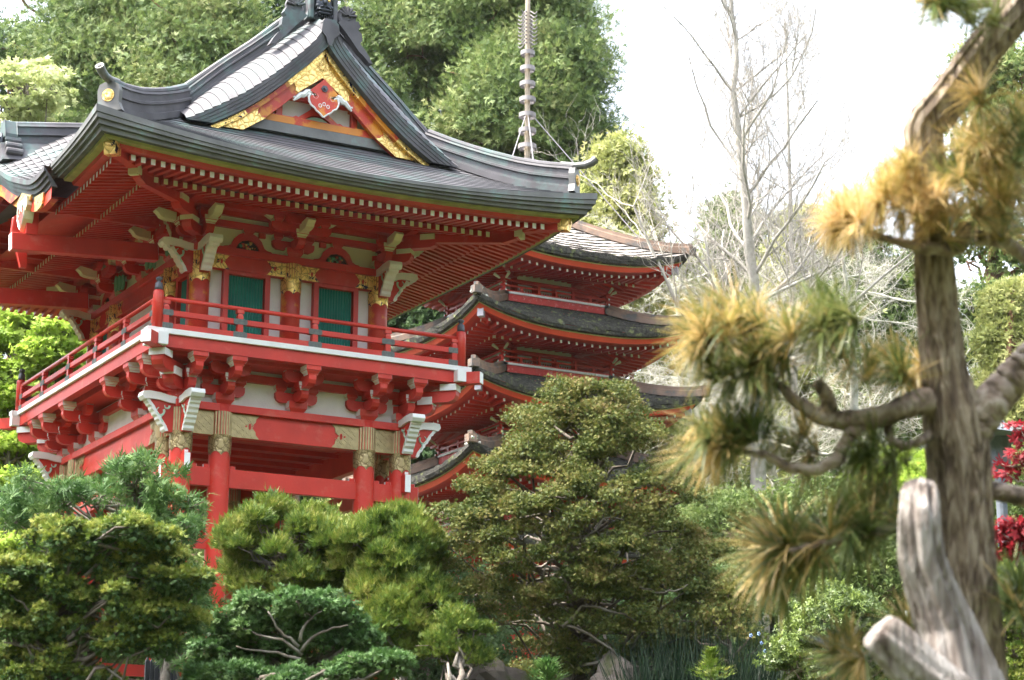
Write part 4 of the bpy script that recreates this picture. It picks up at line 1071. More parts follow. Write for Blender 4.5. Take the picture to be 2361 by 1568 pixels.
class Fol:
    def __init__(s): s.V = []; s.F = []; s.n = 0
    def put(s, C, X, N, S, T):
        """C centres, X directions, N rough normals, S sizes, T template"""
        C = np.asarray(C); X = unit(X); Y = unit(np.cross(N, X)); Z = np.cross(X, Y)
        v, f = T; S = np.asarray(S)[:, None, None]
        V = C[:, None, :]+S*(v[None, :, 0:1]*X[:, None, :]+v[None, :, 1:2]*Y[:, None, :]+v[None, :, 2:3]*Z[:, None, :])
        k = len(v); n = len(C)
        F = f[None]+(np.arange(n)*k)[:, None, None]+s.n
        s.V.append(V.reshape(-1, 3)); s.F.append(F.reshape(-1, f.shape[1])); s.n += n*k
    def mesh(s, name, mats, midx=None):
        V = np.concatenate(s.V).astype(np.float32); F = np.concatenate(s.F).astype(np.int32)
        me = bpy.data.meshes.new(name); me.vertices.add(len(V)); me.vertices.foreach_set('co', V.ravel())
        k = F.shape[1]; me.loops.add(F.size); me.loops.foreach_set('vertex_index', F.ravel()); me.polygons.add(len(F))
        me.polygons.foreach_set('loop_start', np.arange(0, F.size, k, dtype=np.int32)); me.polygons.foreach_set('loop_total', np.full(len(F), k, np.int32))
        for q in (mats if isinstance(mats, (list, tuple)) else [mats]): me.materials.append(q)
        if midx is not None: me.polygons.foreach_set('material_index', midx)
        me.update(calc_edges=True); return me
def clump(fo, c, r, n, size, T, up=.5, rnd=.5, flat=0.0, cut=-.45, nup=.6):
    """leaf tufts over a lumpy shell; cut = how far down the shell is filled"""
    d = unit(R.normal(size=(int(n*1.7), 3))); d = d[d[:, 2] > cut][:n]; n = len(d)
    if n == 0: return
    rr = 1-.5*R.rand(n)**1.6; bump = 1+.26*np.sin(d[:, 0]*6+c[0]*9)*np.cos(d[:, 2]*7+c[1]*7)+.14*np.sin(d[:, 1]*11+c[2]*9)+.13*R.normal(size=n)
    C = np.asarray(c)+d*np.asarray(r)*(rr*bump)[:, None]
    tg = np.cross(d, R.normal(size=(n, 3))); tg /= np.linalg.norm(tg, axis=1)[:, None]+1e-9
    X = tg*(.35+rnd)+d*.55+np.array([0, 0, up*.8])
    if flat: X[:, 2] *= (1-flat)
    N = R.normal(size=(n, 3))*.33+np.array([0, 0, nup*.7])+d*1.0
    k = int(n*.07)      # stray shoots that break the outline
    C[:k] = np.asarray(c)+d[:k]*np.asarray(r)*R.uniform(1.0, 1.45, k)[:, None]; X[:k] = d[:k]+np.array([0, 0, up+.3])
    fo.put(C, X, N, size*R.uniform(.6, 1.45, n), T)
def wob(a, b, n=6, k=.08, sag=0.0):
    a = np.array(a, float); b = np.array(b, float); t = np.linspace(0, 1, n)[:, None]; L = np.linalg.norm(b-a)
    P = a+(b-a)*t; P[1:-1] += R.normal(size=(n-2, 3))*k*L; P[:, 2] -= (sag*L*np.sin(t*math.pi)).ravel(); return P
def bark(name, c, c2, sc=6): return mat(name, c, rough=.9, var=.35, scale=sc, col2=c2, cscale=4, cmix=(.5, .62), bump=.7, bscale=18, stretch=(1, 1, .25))
BK_BROWN = bark('brown_bark', (.14, .10, .075), (.22, .19, .16))
BK_GREY = bark('grey_bark', (.11, .09, .07), (.20, .18, .15))
BK_RED = bark('redwood_bark', (.20, .10, .06), (.13, .09, .07))

def tree(name, label, cat, base, top, clumps, n, size, T, leaf, brk, rt, group=None, up=.5, rnd=.5, flat=0.0, cut=-.45, br=.35, limb=.012, trunkpath=None, nup=.6, seg=8):
    """base/top: trunk ends; clumps: [(centre, (rx,ry,rz))]"""
    base = np.array(base, float); th = thing(name, tuple(base), label, cat, group)
    tp = trunkpath if trunkpath is not None else wob(base, top, 7, .025)
    m = MB(); n0 = len(tp); m.tube(tp, rt*np.linspace(1, .25, n0)**.8, seg, rough=.25)
    m.build('trunk', brk, th, smooth=True, shift=-base)
    fo = Fol(); bm = MB()
    for c, r in clumps:
        c = np.array(c, float)
        if br and R.rand() < br:
            zz = c[2]-R.uniform(.2, 1.0)*np.linalg.norm(c[:2]-base[:2])*.6-r[2]*.5
            j = int(np.clip(np.searchsorted(tp[:, 2], zz), 1, n0-1)); a = tp[j]+(tp[j-1]-tp[j])*R.rand()
            bm.tube(wob(a, c-np.array([0, 0, r[2]*.3]), 6, .07, .05), np.linspace(limb*2.2, limb*.6, 6), 5)
            for q in range(3):
                e = c+R.normal(size=3)*np.array(r)*.5; bm.tube(wob(c-np.array([0, 0, r[2]*.3]), e, 4, .1), np.linspace(limb*.7, limb*.25, 4), 4)
        nn = int(n*R.uniform(.75, 1.25)*(r[0]/clumps[0][1][0])**1.3)
        clump(fo, c, r, nn, size, T, up, rnd, flat, cut, nup)
    if bm.n: bm.build('branches', brk, th, smooth=True, shift=-base)
    for k in range(len(fo.V)): fo.V[k] = fo.V[k]-base
    place(fo.mesh('crown', leaf), 'crown', th)
    return th
def ground_pt(px, D): p = at(px, 784, D); return np.array([p[0], p[1], float(hgt(p[0], p[1]))-.05])
def vol(px0, px1, py0, py1, D, depth, nclump, r, prof=None, rz=.75, seed=1, edge=.0, jit=.5):
    """clump centres filling a rounded 3-D body whose front outline spans the given range; prof(t)=half width 0..1 from top (t=0) to bottom"""
    q = np.random.RandomState(seed); out = []
    a, b = at(px0, (py0+py1)/2, D), at(px1, (py0+py1)/2, D); hw = np.linalg.norm(b-a)/2; cx = (a+b)/2
    zt, zb = at((px0+px1)/2, py0, D)[2], at((px0+px1)/2, py1, D)[2]
    fw = np.array([CF[0], CF[1], 0]); fw /= np.linalg.norm(fw); ri = np.array([fw[1], -fw[0], 0])
    for i in range(nclump):
        t = q.rand()**.9; w = prof(t) if prof else math.sqrt(max(0, 1-(2*t-1)**2)); ang = q.uniform(0, 2*math.pi); rad = q.uniform(.25, 1)**.45*(1-edge*q.rand())
        z = zt+(zb-zt)*t; p = cx+ri*(hw*w*rad*math.cos(ang))-fw*(depth*w*rad*math.sin(ang))
        rr = r*q.uniform(1-jit, 1+jit); out.append((np.array([p[0], p[1], z-rr*.5]), (rr, rr, rr*rz)))
    return out
def P(px, py, D, r, rz=.6): p = at(px, py, D); return (p, (r, r, r*rz))

LF_CYP = leafmat('cypress_foliage', [(.028, .065, .020), (.09, .15, .040), (.20, .27, .08), (.36, .37, .15)], scale=.35, trans=.3)
LF_CYPD = leafmat('dark_conifer_foliage', [(.025, .055, .022), (.07, .13, .04), (.16, .23, .08)], scale=.4, trans=.25)
LF_CYPY = leafmat('yellow_green_conifer_foliage', [(.15, .19, .05), (.34, .37, .12), (.52, .50, .22)], scale=.5, trans=.35)
LF_LIME = leafmat('lime_maple_leaves', [(.16, .28, .03), (.33, .46, .06), (.52, .60, .16)], scale=.6, trans=.5)
LF_HIN = leafmat('bronze_green_foliage', [(.035, .060, .013), (.095, .13, .028), (.185, .19, .045), (.25, .18, .07)], scale=3.0, trans=.22)
LF_THU = leafmat('bright_thuja_foliage', [(.03, .07, .012), (.085, .15, .02), (.18, .23, .035), (.32, .30, .08)], scale=2.5, trans=.28)
LF_BLU = leafmat('blue_green_foliage', [(.024, .065, .018), (.065, .145, .035), (.15, .25, .075)], scale=2.5, trans=.25)
LF_GLD = leafmat('gold_tipped_foliage', [(.05, .10, .018), (.16, .22, .03), (.44, .42, .10)], scale=3, trans=.3)
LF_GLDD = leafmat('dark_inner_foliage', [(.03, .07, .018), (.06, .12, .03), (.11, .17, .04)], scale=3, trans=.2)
LF_JUN = leafmat('juniper_foliage', [(.03, .085, .02), (.085, .17, .045), (.19, .27, .08)], scale=2.2, trans=.28)
LF_AZA = leafmat('azalea_leaves', [(.04, .075, .02), (.10, .15, .04), (.27, .35, .07)], scale=2.2, trans=.25, rough=.4)
LF_RED = leafmat('red_maple_leaves', [(.10, .004, .010), (.22, .012, .02), (.36, .03, .04)], scale=3, trans=.45)
LF_SHR = leafmat('shrub_foliage', [(.05, .09, .02), (.13, .19, .05), (.26, .32, .11)], scale=1.2, trans=.3)
LF_NG = leafmat('umbrella_pine_green', [(.05, .09, .025), (.13, .17, .045), (.27, .26, .10)], scale=5, trans=.3, rough=.4)
LF_NO = leafmat('umbrella_pine_amber', [(.13, .15, .035), (.36, .28, .075), (.60, .42, .18), (.74, .58, .34)], scale=5, trans=.35, rough=.4)
LF_RUSH = leafmat('rush_blades', [(.004, .014, .006), (.010, .030, .012)], scale=3, trans=.15)

cone = lambda t: min(1, .12+t*1.0)
colm = lambda t: min(1, .35+t*1.1)
full = lambda t: 1.0
# ---- background trees
BG = 'tall conifers behind the temple garden'
def bgtree(label, px, hw, top, bot, D, leaf, nc, n, size, prof, seed, brk=BK_RED, r=1.15, name='conifer_tree', cat='tree', depth=None, T=T_TUFT, rt=.35, br=.25, **k):
    cl = vol(px-hw, px+hw, top, bot, D, depth or hw*D*2.056e-4*.8, nc, r, prof, seed=seed, **k)
    tp = at(px, top+20, D); b = ground_pt(px, D)
    return tree(name, label, cat, b, (b[0], b[1], tp[2]), cl, n, size, T, leaf, brk, rt, BG, br=br, up=.35, rnd=.6, limb=.04, cut=-.25)
bgtree('dark open conifer with bare trunk showing, at the top left corner', 95, 150, -260, 560, 64, LF_CYPD, 70, 170, .17, full, 1, r=.62, br=.7, rt=.30)
LF_PALE = leafmat('pale_lime_leaves', [(.26, .33, .10), (.45, .50, .22), (.55, .58, .32)], scale=1, trans=.4)
bgtree('broad olive-green cypress above the left corner ornament of the gate roof', 290, 170, -300, 470, 60, LF_CYP, 80, 900, .15, colm, 2, T=T_FEATHER)
bgtree('sunlit yellow-green cypress right of the olive one, left of the gable', 480, 150, -60, 480, 57, LF_CYP, 68, 900, .145, colm, 3, T=T_FEATHER)
bgtree('dark green conifer directly behind the peak of the gate roof', 665, 150, -320, 420, 66, LF_CYPD, 120, 300, .18, colm, 4)
bgtree('large rounded cypress between the gate gable and the pagoda spire', 960, 175, -260, 620, 62, LF_CYP, 88, 950, .15, colm, 5, T=T_FEATHER)
bgtree('large dense cypress behind the pagoda spire, against the white sky', 1205, 175, -90, 640, 60, LF_CYP, 98, 950, .15, lambda t: min(1, .55+t*.5), 6, T=T_FEATHER)
bgtree('small pointed yellow-green conifer right of the spire', 1430, 120, 305, 720, 55, LF_CYPY, 120, 280, .14, cone, 7, r=.5, rt=.15)
bgtree('shaded conifer seen between the gate and the pagoda', 960, 130, 560, 1100, 56, LF_CYPD, 110, 260, .16, full, 8)
for i, (px, hw, top, D, lf, lab) in enumerate(((1560, 110, 560, 62, LF_CYPY, 'low pale conifer behind the pagoda roof tips'), (1700, 110, 430, 68, LF_CYP, 'conifer behind the pale bare trunk'),
        (1850, 120, 470, 66, LF_CYPY, 'yellowish conifer right of the bare trunk'), (1990, 120, 520, 64, LF_CYP, 'conifer left of the umbrella pine trunk'), (2120, 90, 560, 64, LF_CYP, 'conifer mostly hidden behind the umbrella pine trunk'))):
    bgtree(lab, px, hw, top, 1150, D, lf, 130, 220, .17, cone, 20+i, rt=.2, r=.62)
bgtree('tall bright conifer at the right edge behind the umbrella pine', 2330, 120, 40, 1000, 52, LF_CYP, 170, 260, .14, lambda t: min(1, .55+t*.7), 30, r=.55)
bgtree('light green conifer low at the right edge', 2340, 110, 640, 1180, 45, LF_CYPY, 110, 260, .11, cone, 31, r=.45, rt=.15)
# lime maples on the left
def maple(label, px, hw, top, bot, D, nc, n, size, seed, leaf=LF_LIME, r=.35, grp='bright green maples on the left', cat='maple tree'):
    cl = vol(px-hw, px+hw, top, bot, D, hw*D*2.056e-4*.8, nc, r, None, rz=.4, seed=seed)
    b = ground_pt(px, D); tp = at(px, top+60, D)
    return tree('maple_tree', label, cat, b, tp, cl, n, size, T_MAPLE, leaf, BK_GREY, .10, grp, br=.8, up=.0, rnd=.45, flat=.6, limb=.02, cut=-1, nup=.85)
maple('bright lime maple behind the lower left end of the balcony', 120, 200, 660, 1130, 40, 210, 190, .085, 41)
maple('pale lime tree in the gap at the top left', 60, 110, 120, 300, 50, 26, 60, .10, 42, r=.35, leaf=LF_PALE)
maple('lime maple under the far left corner of the gate', 20, 140, 980, 1400, 38, 70, 150, .08, 43)
fo = Fol(); qx = np.random.RandomState(77)      # far woodland that closes the view low down
for i in range(1500):
    px = qx.uniform(-200, 2600); D_ = qx.uniform(78, 96); p = at(px, 1000, D_); p[2] = float(hgt(p[0], p[1]))+qx.uniform(.3, 11.0+1.5*math.sin(px*.01)); clump(fo, p, (1.5, 1.5, 1.2), 110, .42, T_TUFT)
for i in range(2300):      # unseen tall trees added round behind the viewer to block low sky
    a = qx.uniform(0, 2*math.pi); rr = qx.uniform(62, 76); x, y = 16+rr*math.cos(a), 20+rr*math.sin(a)
    if (x*CF[0]+y*CF[1])/math.hypot(x, y)/math.hypot(CF[0], CF[1]) > .80: continue
    clump(fo, (x, y, float(hgt(x, y))+qx.uniform(0, 30)), (3.0, 3.0, 2.6), 60, 1.5, T_TUFT)
wo = place(fo.mesh('woodland', LF_CYP), 'woodland', None, label='far green woodland, with added unseen trees round behind the viewer', cat='woodland', kind='stuff')
# bushes seen under and beside the gate
def shrub(label, px, py, hw, hh, D, leaf, nc, n, size, seed, T=T_TUFT, r=.22, group=None, name='shrub', cat='shrub', br=.4, brk=BK_BROWN, prof=None, up=.6, rnd=.5, limb=.01, cut=-.45, **k):
    cl = vol(px-hw, px+hw, py-hh, py+hh, D, hw*D*2.056e-4*.8, nc, r, prof, seed=seed, **k)
    b = ground_pt(px, D)
    return tree(name, label, cat, b, at(px, py, D), cl, n, size, T, leaf, brk, .05, group, br=br, up=up, rnd=rnd, limb=limb, cut=cut)
SG = 'shrubs on the slope behind the gate'
for i, (px, py, hw, hh, D, lf, lab) in enumerate(((560, 1330, 170, 150, 38, LF_SHR, 'shaded shrub seen between the red columns'), (820, 1290, 170, 150, 39, LF_CYPY, 'pale green shrub under the gate platform'),
        (300, 1400, 190, 160, 37, LF_SHR, 'shrub behind the juniper on the left'), (1000, 1400, 150, 190, 36, LF_CYPD, 'dark shrub behind the right gate column'), (1330, 1480, 200, 170, 30, LF_CYPD, 'dark shrub behind the bronze cypress'),
        (1700, 1250, 150, 130, 34, LF_SHR, 'grey-green shrub right of the bronze cypress'), (1900, 1230, 150, 130, 36, LF_SHR, 'pale shrub behind the lower pine needles'), (2080, 1150, 120, 120, 40, LF_LIME, 'bright lime shrub left of the pine trunk'),
        (1640, 1420, 130, 110, 27, LF_CYPD, 'dark green shrub above the rushes'), (2000, 1290, 130, 90, 30, LF_SHR, 'thin shrub above the clipped azalea'), (100, 1500, 160, 130, 33, LF_SHR, 'shrub in the lower left corner'),
        (2340, 1180, 90, 140, 22, LF_SHR, 'green shrub behind the red maple'), (2340, 1440, 90, 170, 18, LF_THU, 'yellow-green shrub in the lower right corner'))):
    shrub(lab, px, py, hw, hh, D, lf, 60, 240, .055*D/30, 60+i, group=SG, r=.011*D, rz=.8)
# ---- bare pale trees
def bare(label, pts, D, r0, seed, nb, blen, brk, group='bare lichen-covered trees', updir=.9, tw=1.0):
    q = np.random.RandomState(seed); path = rs([at(x, y, D+dd) for x, y, dd in pts], 22)
    b = path[0].copy(); b[2] = float(hgt(b[0], b[1])); path = np.vstack([b, path]); th = thing('bare_tree', tuple(b), label, 'bare tree', group)
    m = MB(); n = len(path); m.tube(path, r0*np.linspace(1, .12, n)**.9, 10, rough=.15); m.build('trunk', brk, th, smooth=True, shift=-b)
    m = MB()
    def grow(p, d, L, r, dep):
        ns = 6; Pp = [p]; dd = d.copy()
        for i in range(ns):
            dd = unit(dd+q.normal(size=3)*.16+np.array([0, 0, .05*updir])); Pp.append(Pp[-1]+dd*L/ns)
        m.tube(Pp, np.linspace(r, r*.4, ns+1), 5 if dep < 2 else 3, cap=False)
        if dep < 3:
            for i in range(1, ns+1):
                for _ in range(2 if dep < 2 else 1):
                    if q.rand() < .82*tw:
                        nd = unit(dd*.5+unit(q.normal(size=3))*.8+np.array([0, 0, .3*updir])); grow(Pp[i], nd, L*q.uniform(.35, .6), max(r*(1-.08*i)*.45, .004), dep+1)
    for i in range(nb):
        f = .22+.78*(i+q.rand())/nb; j = int(f*(n-1)); a = q.uniform(0, 2*math.pi); s = unit(np.array([math.cos(a), math.sin(a), .55*updir]))
        grow(path[j], s, blen*(1.15-.75*f)*q.uniform(.7, 1.2), r0*.34*(1.1-.8*f), 0)
    m.build('branches', brk, th, smooth=True, shift=-b)
BK_PALE = mat('pale_lichen_bark', (.42, .39, .35), rough=.95, var=.2, scale=6, col2=(.30, .29, .24), cscale=5, cmix=(.5, .65), bump=.4)
BK_LICH = mat('grey_lichen_twigs', (.62, .60, .52), rough=.95, var=.2, scale=5, col2=(.38, .38, .33), cscale=3)
bare('tall leafless tree with pale straight trunk right of the pagoda', [(1750, 1190, 0), (1745, 900, 0), (1740, 700, 0), (1738, 640, 0), (1724, 560, 0), (1722, 480, 0), (1716, 430, 0), (1704, 330, 0), (1700, 280, 0), (1688, 200, 0), (1704, 120, 0), (1690, 60, 0), (1682, -90, 0)], 46, .19, 3, 34, 4.6, BK_PALE, tw=.86, updir=1.5)
bare('thinner leafless tree just behind the tall pale trunk', [(1835, 1100, 3), (1828, 700, 3), (1822, 450, 3), (1815, 200, 3), (1810, 40, 3)], 50, .11, 4, 26, 4.2, BK_PALE, tw=.84, updir=1.5)
bare('low tangled leafless tree behind the pagoda roof tips', [(1640, 1150, 0), (1600, 900, 0), (1560, 700, 0), (1500, 520, 0)], 53, .14, 5, 18, 3.2, BK_LICH, updir=.2, tw=.8)
bare('sprawling lichen-grey tree filling the space left of the pine trunk', [(1960, 1150, 0), (1970, 900, 0), (1960, 700, 0), (1930, 520, 0)], 48, .15, 6, 22, 3.8, BK_LICH, updir=.15, tw=.8)
bare('low lichen-grey tree below the pale trunk', [(1800, 1180, 0), (1780, 1080, 0), (1740, 960, 0), (1700, 820, 0)], 51, .13, 7, 16, 3.0, BK_LICH, updir=.1, tw=.8)

# ---- bronze-green cypress in the middle
D0 = 23.5
hin = []
q = np.random.RandomState(8)
prof_y = [(870, 1255, 1410), (950, 1190, 1490), (1050, 1090, 1530), (1150, 1000, 1640), (1250, 985, 1675), (1350, 1040, 1700), (1450, 1150, 1760), (1540, 1190, 1560)]
PYH = np.array(prof_y, float)
def hin_at(u, y, dd, r): 
    l, h = np.interp(y, PYH[:, 0], PYH[:, 1]), np.interp(y, PYH[:, 0], PYH[:, 2]); c, w = (l+h)/2, (h-l)/2
    p = at(c+w*u*1.10+6, y, D0+dd); return (p, (r*1.1, r*1.1, r*.58))
for i in range(380):
    y = 885+665*q.rand()**.85; uu_ = q.uniform(-1, 1); a = math.acos(uu_)*(1 if q.rand() < .72 else -1); rad = q.uniform(.75, 1)**.5
    wm = (np.interp(y, PYH[:, 0], PYH[:, 2])-np.interp(y, PYH[:, 0], PYH[:, 1]))/2*D0*2.056e-4
    if y > 1380 and q.rand() < .45: continue
    hin.append(hin_at(rad*math.cos(a)*.93, y, -wm*.75*rad*math.sin(a), q.uniform(.10, .20)))
hb = ground_pt(1300, D0)
hp_ = rs([hb, at(1330, 1500, D0), at(1322, 1380, D0), at(1345, 1250, D0), at(1365, 1130, D0), at(1340, 1000, D0+.1), at(1335, 900, D0)], 12)
tree('bronze_cypress', 'big bushy bronze-green cypress standing in front of the pagoda', 'cypress tree', hb, hp_[-1], hin, 470, .031, T_SPRAY, LF_HIN, BK_GREY, .085, None, br=.55, up=.35, rnd=.55, limb=.013, trunkpath=hp_, cut=-.55, nup=.55)
m = MB()
th = bpy.data.objects['bronze_cypress']
for pts in ([(1322, 1380), (1300, 1330), (1260, 1300), (1250, 1330)], [(1300, 1440), (1340, 1400), (1420, 1410), (1480, 1440), (1520, 1420)], [(1300, 1440), (1380, 1470), (1440, 1530), (1520, 1545)], [(1345, 1250), (1310, 1180), (1280, 1170)], [(1345, 1250), (1400, 1190), (1440, 1200)], [(1470, 1350), (1520, 1370), (1560, 1360), (1590, 1345)]):
    m = MB(); m.tube(rs([at(x, y, D0-1.15) for x, y in pts], 9)+R.normal(size=(9, 3))*.012, np.linspace(.018, .007, 9), 6); m.build('limb', BK_GREY, th, smooth=True, shift=-hb)
shrub('dark brown-green cypress growing low beside the rushes', 1680, 1430, 90, 120, 22.6, LF_HIN, 34, 330, .032, 81, T_SPRAY, r=.14, name='bronze_cypress', cat='cypress tree', group=None, rz=.65)

# ---- bushes in front of the columns
TG = 'bright thuja bushes at the foot of the gate'
def upright(label, px, py, hw, hh, D, nc, n, seed, leaf=LF_THU, size=.055, r=.15): shrub(label, px, py, hw, hh, D, leaf, nc, n, size, seed, T_FEATHER, r=r, group=TG, name='thuja_bush', cat='bush', up=1.1, rnd=.4, br=.7, brk=BK_GREY, rz=.85, cut=-.25)
upright('wide bright thuja bush between the two front gate columns', 655, 1260, 165, 110, 23.6, 95, 400, 91)
upright('bright thuja bush in front of the right gate columns', 900, 1270, 115, 95, 23.2, 70, 400, 92)
upright('thuja bush below the right gate column', 930, 1400, 110, 85, 22.8, 55, 400, 93)
upright('small yellow-green thuja bush left of the boulder', 1060, 1465, 75, 60, 22.2, 34, 380, 94, size=.036, r=.11)
upright('brownish thuja bush low beside the boulder', 850, 1480, 90, 60, 22.6, 36, 320, 95)
# pruned pad trees in the foreground
def pads(label, name, pd, D, leaf, leafd, trunk, rt, n, size, T, cat, nup=.85):
    b = ground_pt(trunk[0][0], D); tp = rs([b]+[at(x, y, D) for x, y in trunk], 10)
    cl = []; qq = np.random.RandomState(len(pd)*7+int(trunk[0][0]))
    for (px, py, hw, hh) in pd:
        k = max(3, int(hw/22)); sc = D*2.056e-4
        for i in range(k*3):
            u = qq.uniform(-1, 1); dd = qq.uniform(-1, 1)*hw*sc*.7*math.sqrt(max(0, 1-u*u)); p = at(px+u*hw*.82, py+8+hh*.5-hh*(1-u*u)*qq.uniform(.2, 1)+qq.normal()*9, D+dd); rr = qq.uniform(.07, .13)
            cl.append((p, (rr, rr, rr*.6)))
    th = tree(name, label, cat, b, tp[-1], cl, n, size, T, leaf, BK_GREY, rt, None, br=.5, up=.25, rnd=.45, flat=.35, limb=.012, trunkpath=tp, cut=-.3, nup=nup)
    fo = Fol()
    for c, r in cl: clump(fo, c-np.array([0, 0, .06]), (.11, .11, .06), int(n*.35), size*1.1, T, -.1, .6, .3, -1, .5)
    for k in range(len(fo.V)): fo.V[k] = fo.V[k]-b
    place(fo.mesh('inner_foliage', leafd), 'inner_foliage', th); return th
LP = [(140, 1225, 100, 30), (290, 1215, 90, 28), (350, 1250, 80, 26), (60, 1290, 90, 32), (190, 1275, 60, 24), (330, 1310, 100, 28), (40, 1350, 80, 30), (140, 1345, 60, 22), (420, 1320, 70, 24), (250, 1375, 110, 30), (110, 1400, 80, 26), (330, 1420, 90, 34), (390, 1395, 70, 30),
      (60, 1440, 90, 34), (170, 1435, 60, 26), (300, 1465, 110, 34), (30, 1500, 80, 36), (130, 1510, 70, 30), (60, 1550, 110, 34), (190, 1555, 90, 28)]
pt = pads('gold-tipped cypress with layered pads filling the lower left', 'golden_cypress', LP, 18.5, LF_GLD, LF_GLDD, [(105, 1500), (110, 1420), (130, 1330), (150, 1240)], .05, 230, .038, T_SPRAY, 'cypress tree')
m = MB(); b = np.array(pt.location)
for pts, r in (([(105, 1520), (160, 1530), (215, 1515), (260, 1480), (270, 1440), (300, 1400)], .035), ([(150, 1480), (190, 1440), (230, 1390), (280, 1370)], .022), ([(110, 1400), (150, 1330), (170, 1270)], .03), ([(105, 1440), (60, 1400), (20, 1370)], .02), ([(105, 1500), (60, 1490), (10, 1480)], .022), ([(170, 1270), (240, 1240), (300, 1230)], .018)):
    m.tube(rs([at(x, y, 18.35) for x, y in pts], 12)+R.normal(size=(12, 3))*.008, np.linspace(r*.8, r*.3, 12), 8)
m.build('limbs', BK_GREY, pt, smooth=True, shift=-b)
BP = [(640, 1370, 110, 30), (560, 1410, 90, 32), (730, 1390, 100, 32), (800, 1420, 70, 28), (640, 1430, 120, 32), (520, 1455, 70, 28), (760, 1455, 90, 28), (600, 1480, 110, 26), (500, 1490, 50, 22), (830, 1460, 50, 24)]
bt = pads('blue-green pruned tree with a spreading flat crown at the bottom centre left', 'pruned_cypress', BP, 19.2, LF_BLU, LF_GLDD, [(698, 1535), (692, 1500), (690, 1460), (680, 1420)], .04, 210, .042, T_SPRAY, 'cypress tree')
BQ = [(560, 1545, 120, 30), (690, 1560, 60, 24), (820, 1535, 80, 30), (900, 1520, 40, 24), (470, 1560, 60, 22)]
pads('low blue-green pads along the bottom edge under the pruned tree', 'pruned_cypress', BQ, 18.6, LF_BLU, LF_GLDD, [(600, 1580), (600, 1560)], .03, 210, .042, T_SPRAY, 'cypress tree')
m = MB(); b = np.array(bt.location)
for pts in ([(695, 1510), (660, 1480), (600, 1465), (560, 1450)], [(695, 1500), (720, 1470), (760, 1450), (800, 1440)], [(690, 1490), (640, 1450), (620, 1410)], [(692, 1480), (700, 1440), (740, 1410)], [(695, 1520), (640, 1505), (580, 1500), (545, 1490)]):
    m.tube(rs([at(x, y, 18.9) for x, y in pts], 9)+R.normal(size=(9, 3))*.006, np.linspace(.018, .007, 9), 7)
m.build('limbs', BK_GREY, bt, smooth=True, shift=-b)
# feathery juniper left, in front of the gate
jc = []
q = np.random.RandomState(17)
for (x0, y0, x1, y1, k, r) in ((60, 1140, 300, 1140, 16, .16), (220, 1070, 340, 1120, 10, .13), (330, 1110, 460, 1170, 12, .13), (230, 1160, 440, 1250, 22, .16), (0, 1180, 160, 1180, 10, .17), (380, 1280, 450, 1420, 14, .13), (400, 1330, 480, 1400, 10, .12), (370, 1450, 470, 1540, 12, .12), (20, 1110, 120, 1160, 8, .13), (300, 1040, 340, 1080, 4, .09), (160, 1200, 400, 1290, 14, .14)):
    for i in range(k): jc.append(P(q.uniform(x0, x1), q.uniform(y0, y1)+q.normal()*12, 21.6+q.uniform(-.7, .7), r*q.uniform(.7, 1.2), .7))
jb = ground_pt(395, 21.6); jt = rs([jb, at(400, 1450, 21.6), at(385, 1320, 21.6), at(360, 1220, 21.6), at(300, 1120, 21.6)], 10)
tree('juniper', 'feathery green juniper hanging in front of the left gate columns', 'juniper', jb, jt[-1], jc, 95, .075, T_FEATHER, LF_JUN, BK_GREY, .045, None, br=.8, up=.25, rnd=.6, limb=.012, trunkpath=jt, cut=-.9, nup=.4)
# clipped azalea with bare stems showing
ac = vol(1785, 2075, 1340, 1640, 21, .62, 120, .15, lambda t: math.sqrt(max(0.02, 1-(1-min(1, t*1.5))**2)), rz=.7, seed=50)
ab = ground_pt(1930, 21)
azt = tree('azalea', 'clipped round azalea with small pale leaves, left of the driftwood stump', 'azalea bush', ab, at(1930, 1450, 21), ac, 330, .026, T_LEAF, LF_AZA, BK_BROWN, .03, None, br=.9, up=.5, rnd=.8, limb=.008, cut=-.3)
# rushes, flowers, sprigs, fern
rb = ground_pt(1610, 22); th = thing('rush_clump', tuple(rb), 'dark green clump of long rushes under the bronze cypress', 'rushes')
fo = Fol(); N = 1500; px = R.uniform(1440, 1800, N); base = np.array([at(x, 1600, 22+R.uniform(-.5, .5)) for x in px]); base[:, 2] = rb[2]-.1
hh = np.array([at(x, 1400+(R.rand()**2)*120+abs(x-1620)*.25, 22)[2] for x in px])-base[:, 2]
X = np.stack([R.normal(size=N)*.22, R.normal(size=N)*.22, np.ones(N)], 1)
T_BLADE = (np.array([(0, -.006, 0), (0, .006, 0), (.5, .005, .01), (.5, -.005, .01), (1, .001, .07), (1, -.001, .07)]), np.array([(0, 1, 2, 3), (3, 2, 4, 5)]))
fo.put(base, X, R.normal(size=(N, 3)), hh*R.uniform(.75, 1, N), T_BLADE)
for k in range(len(fo.V)): fo.V[k] = fo.V[k]-rb
place(fo.mesh('blades', LF_RUSH), 'blades', th)
FB = mat('pale_blue_petals', (.35, .50, .85), rough=.6)
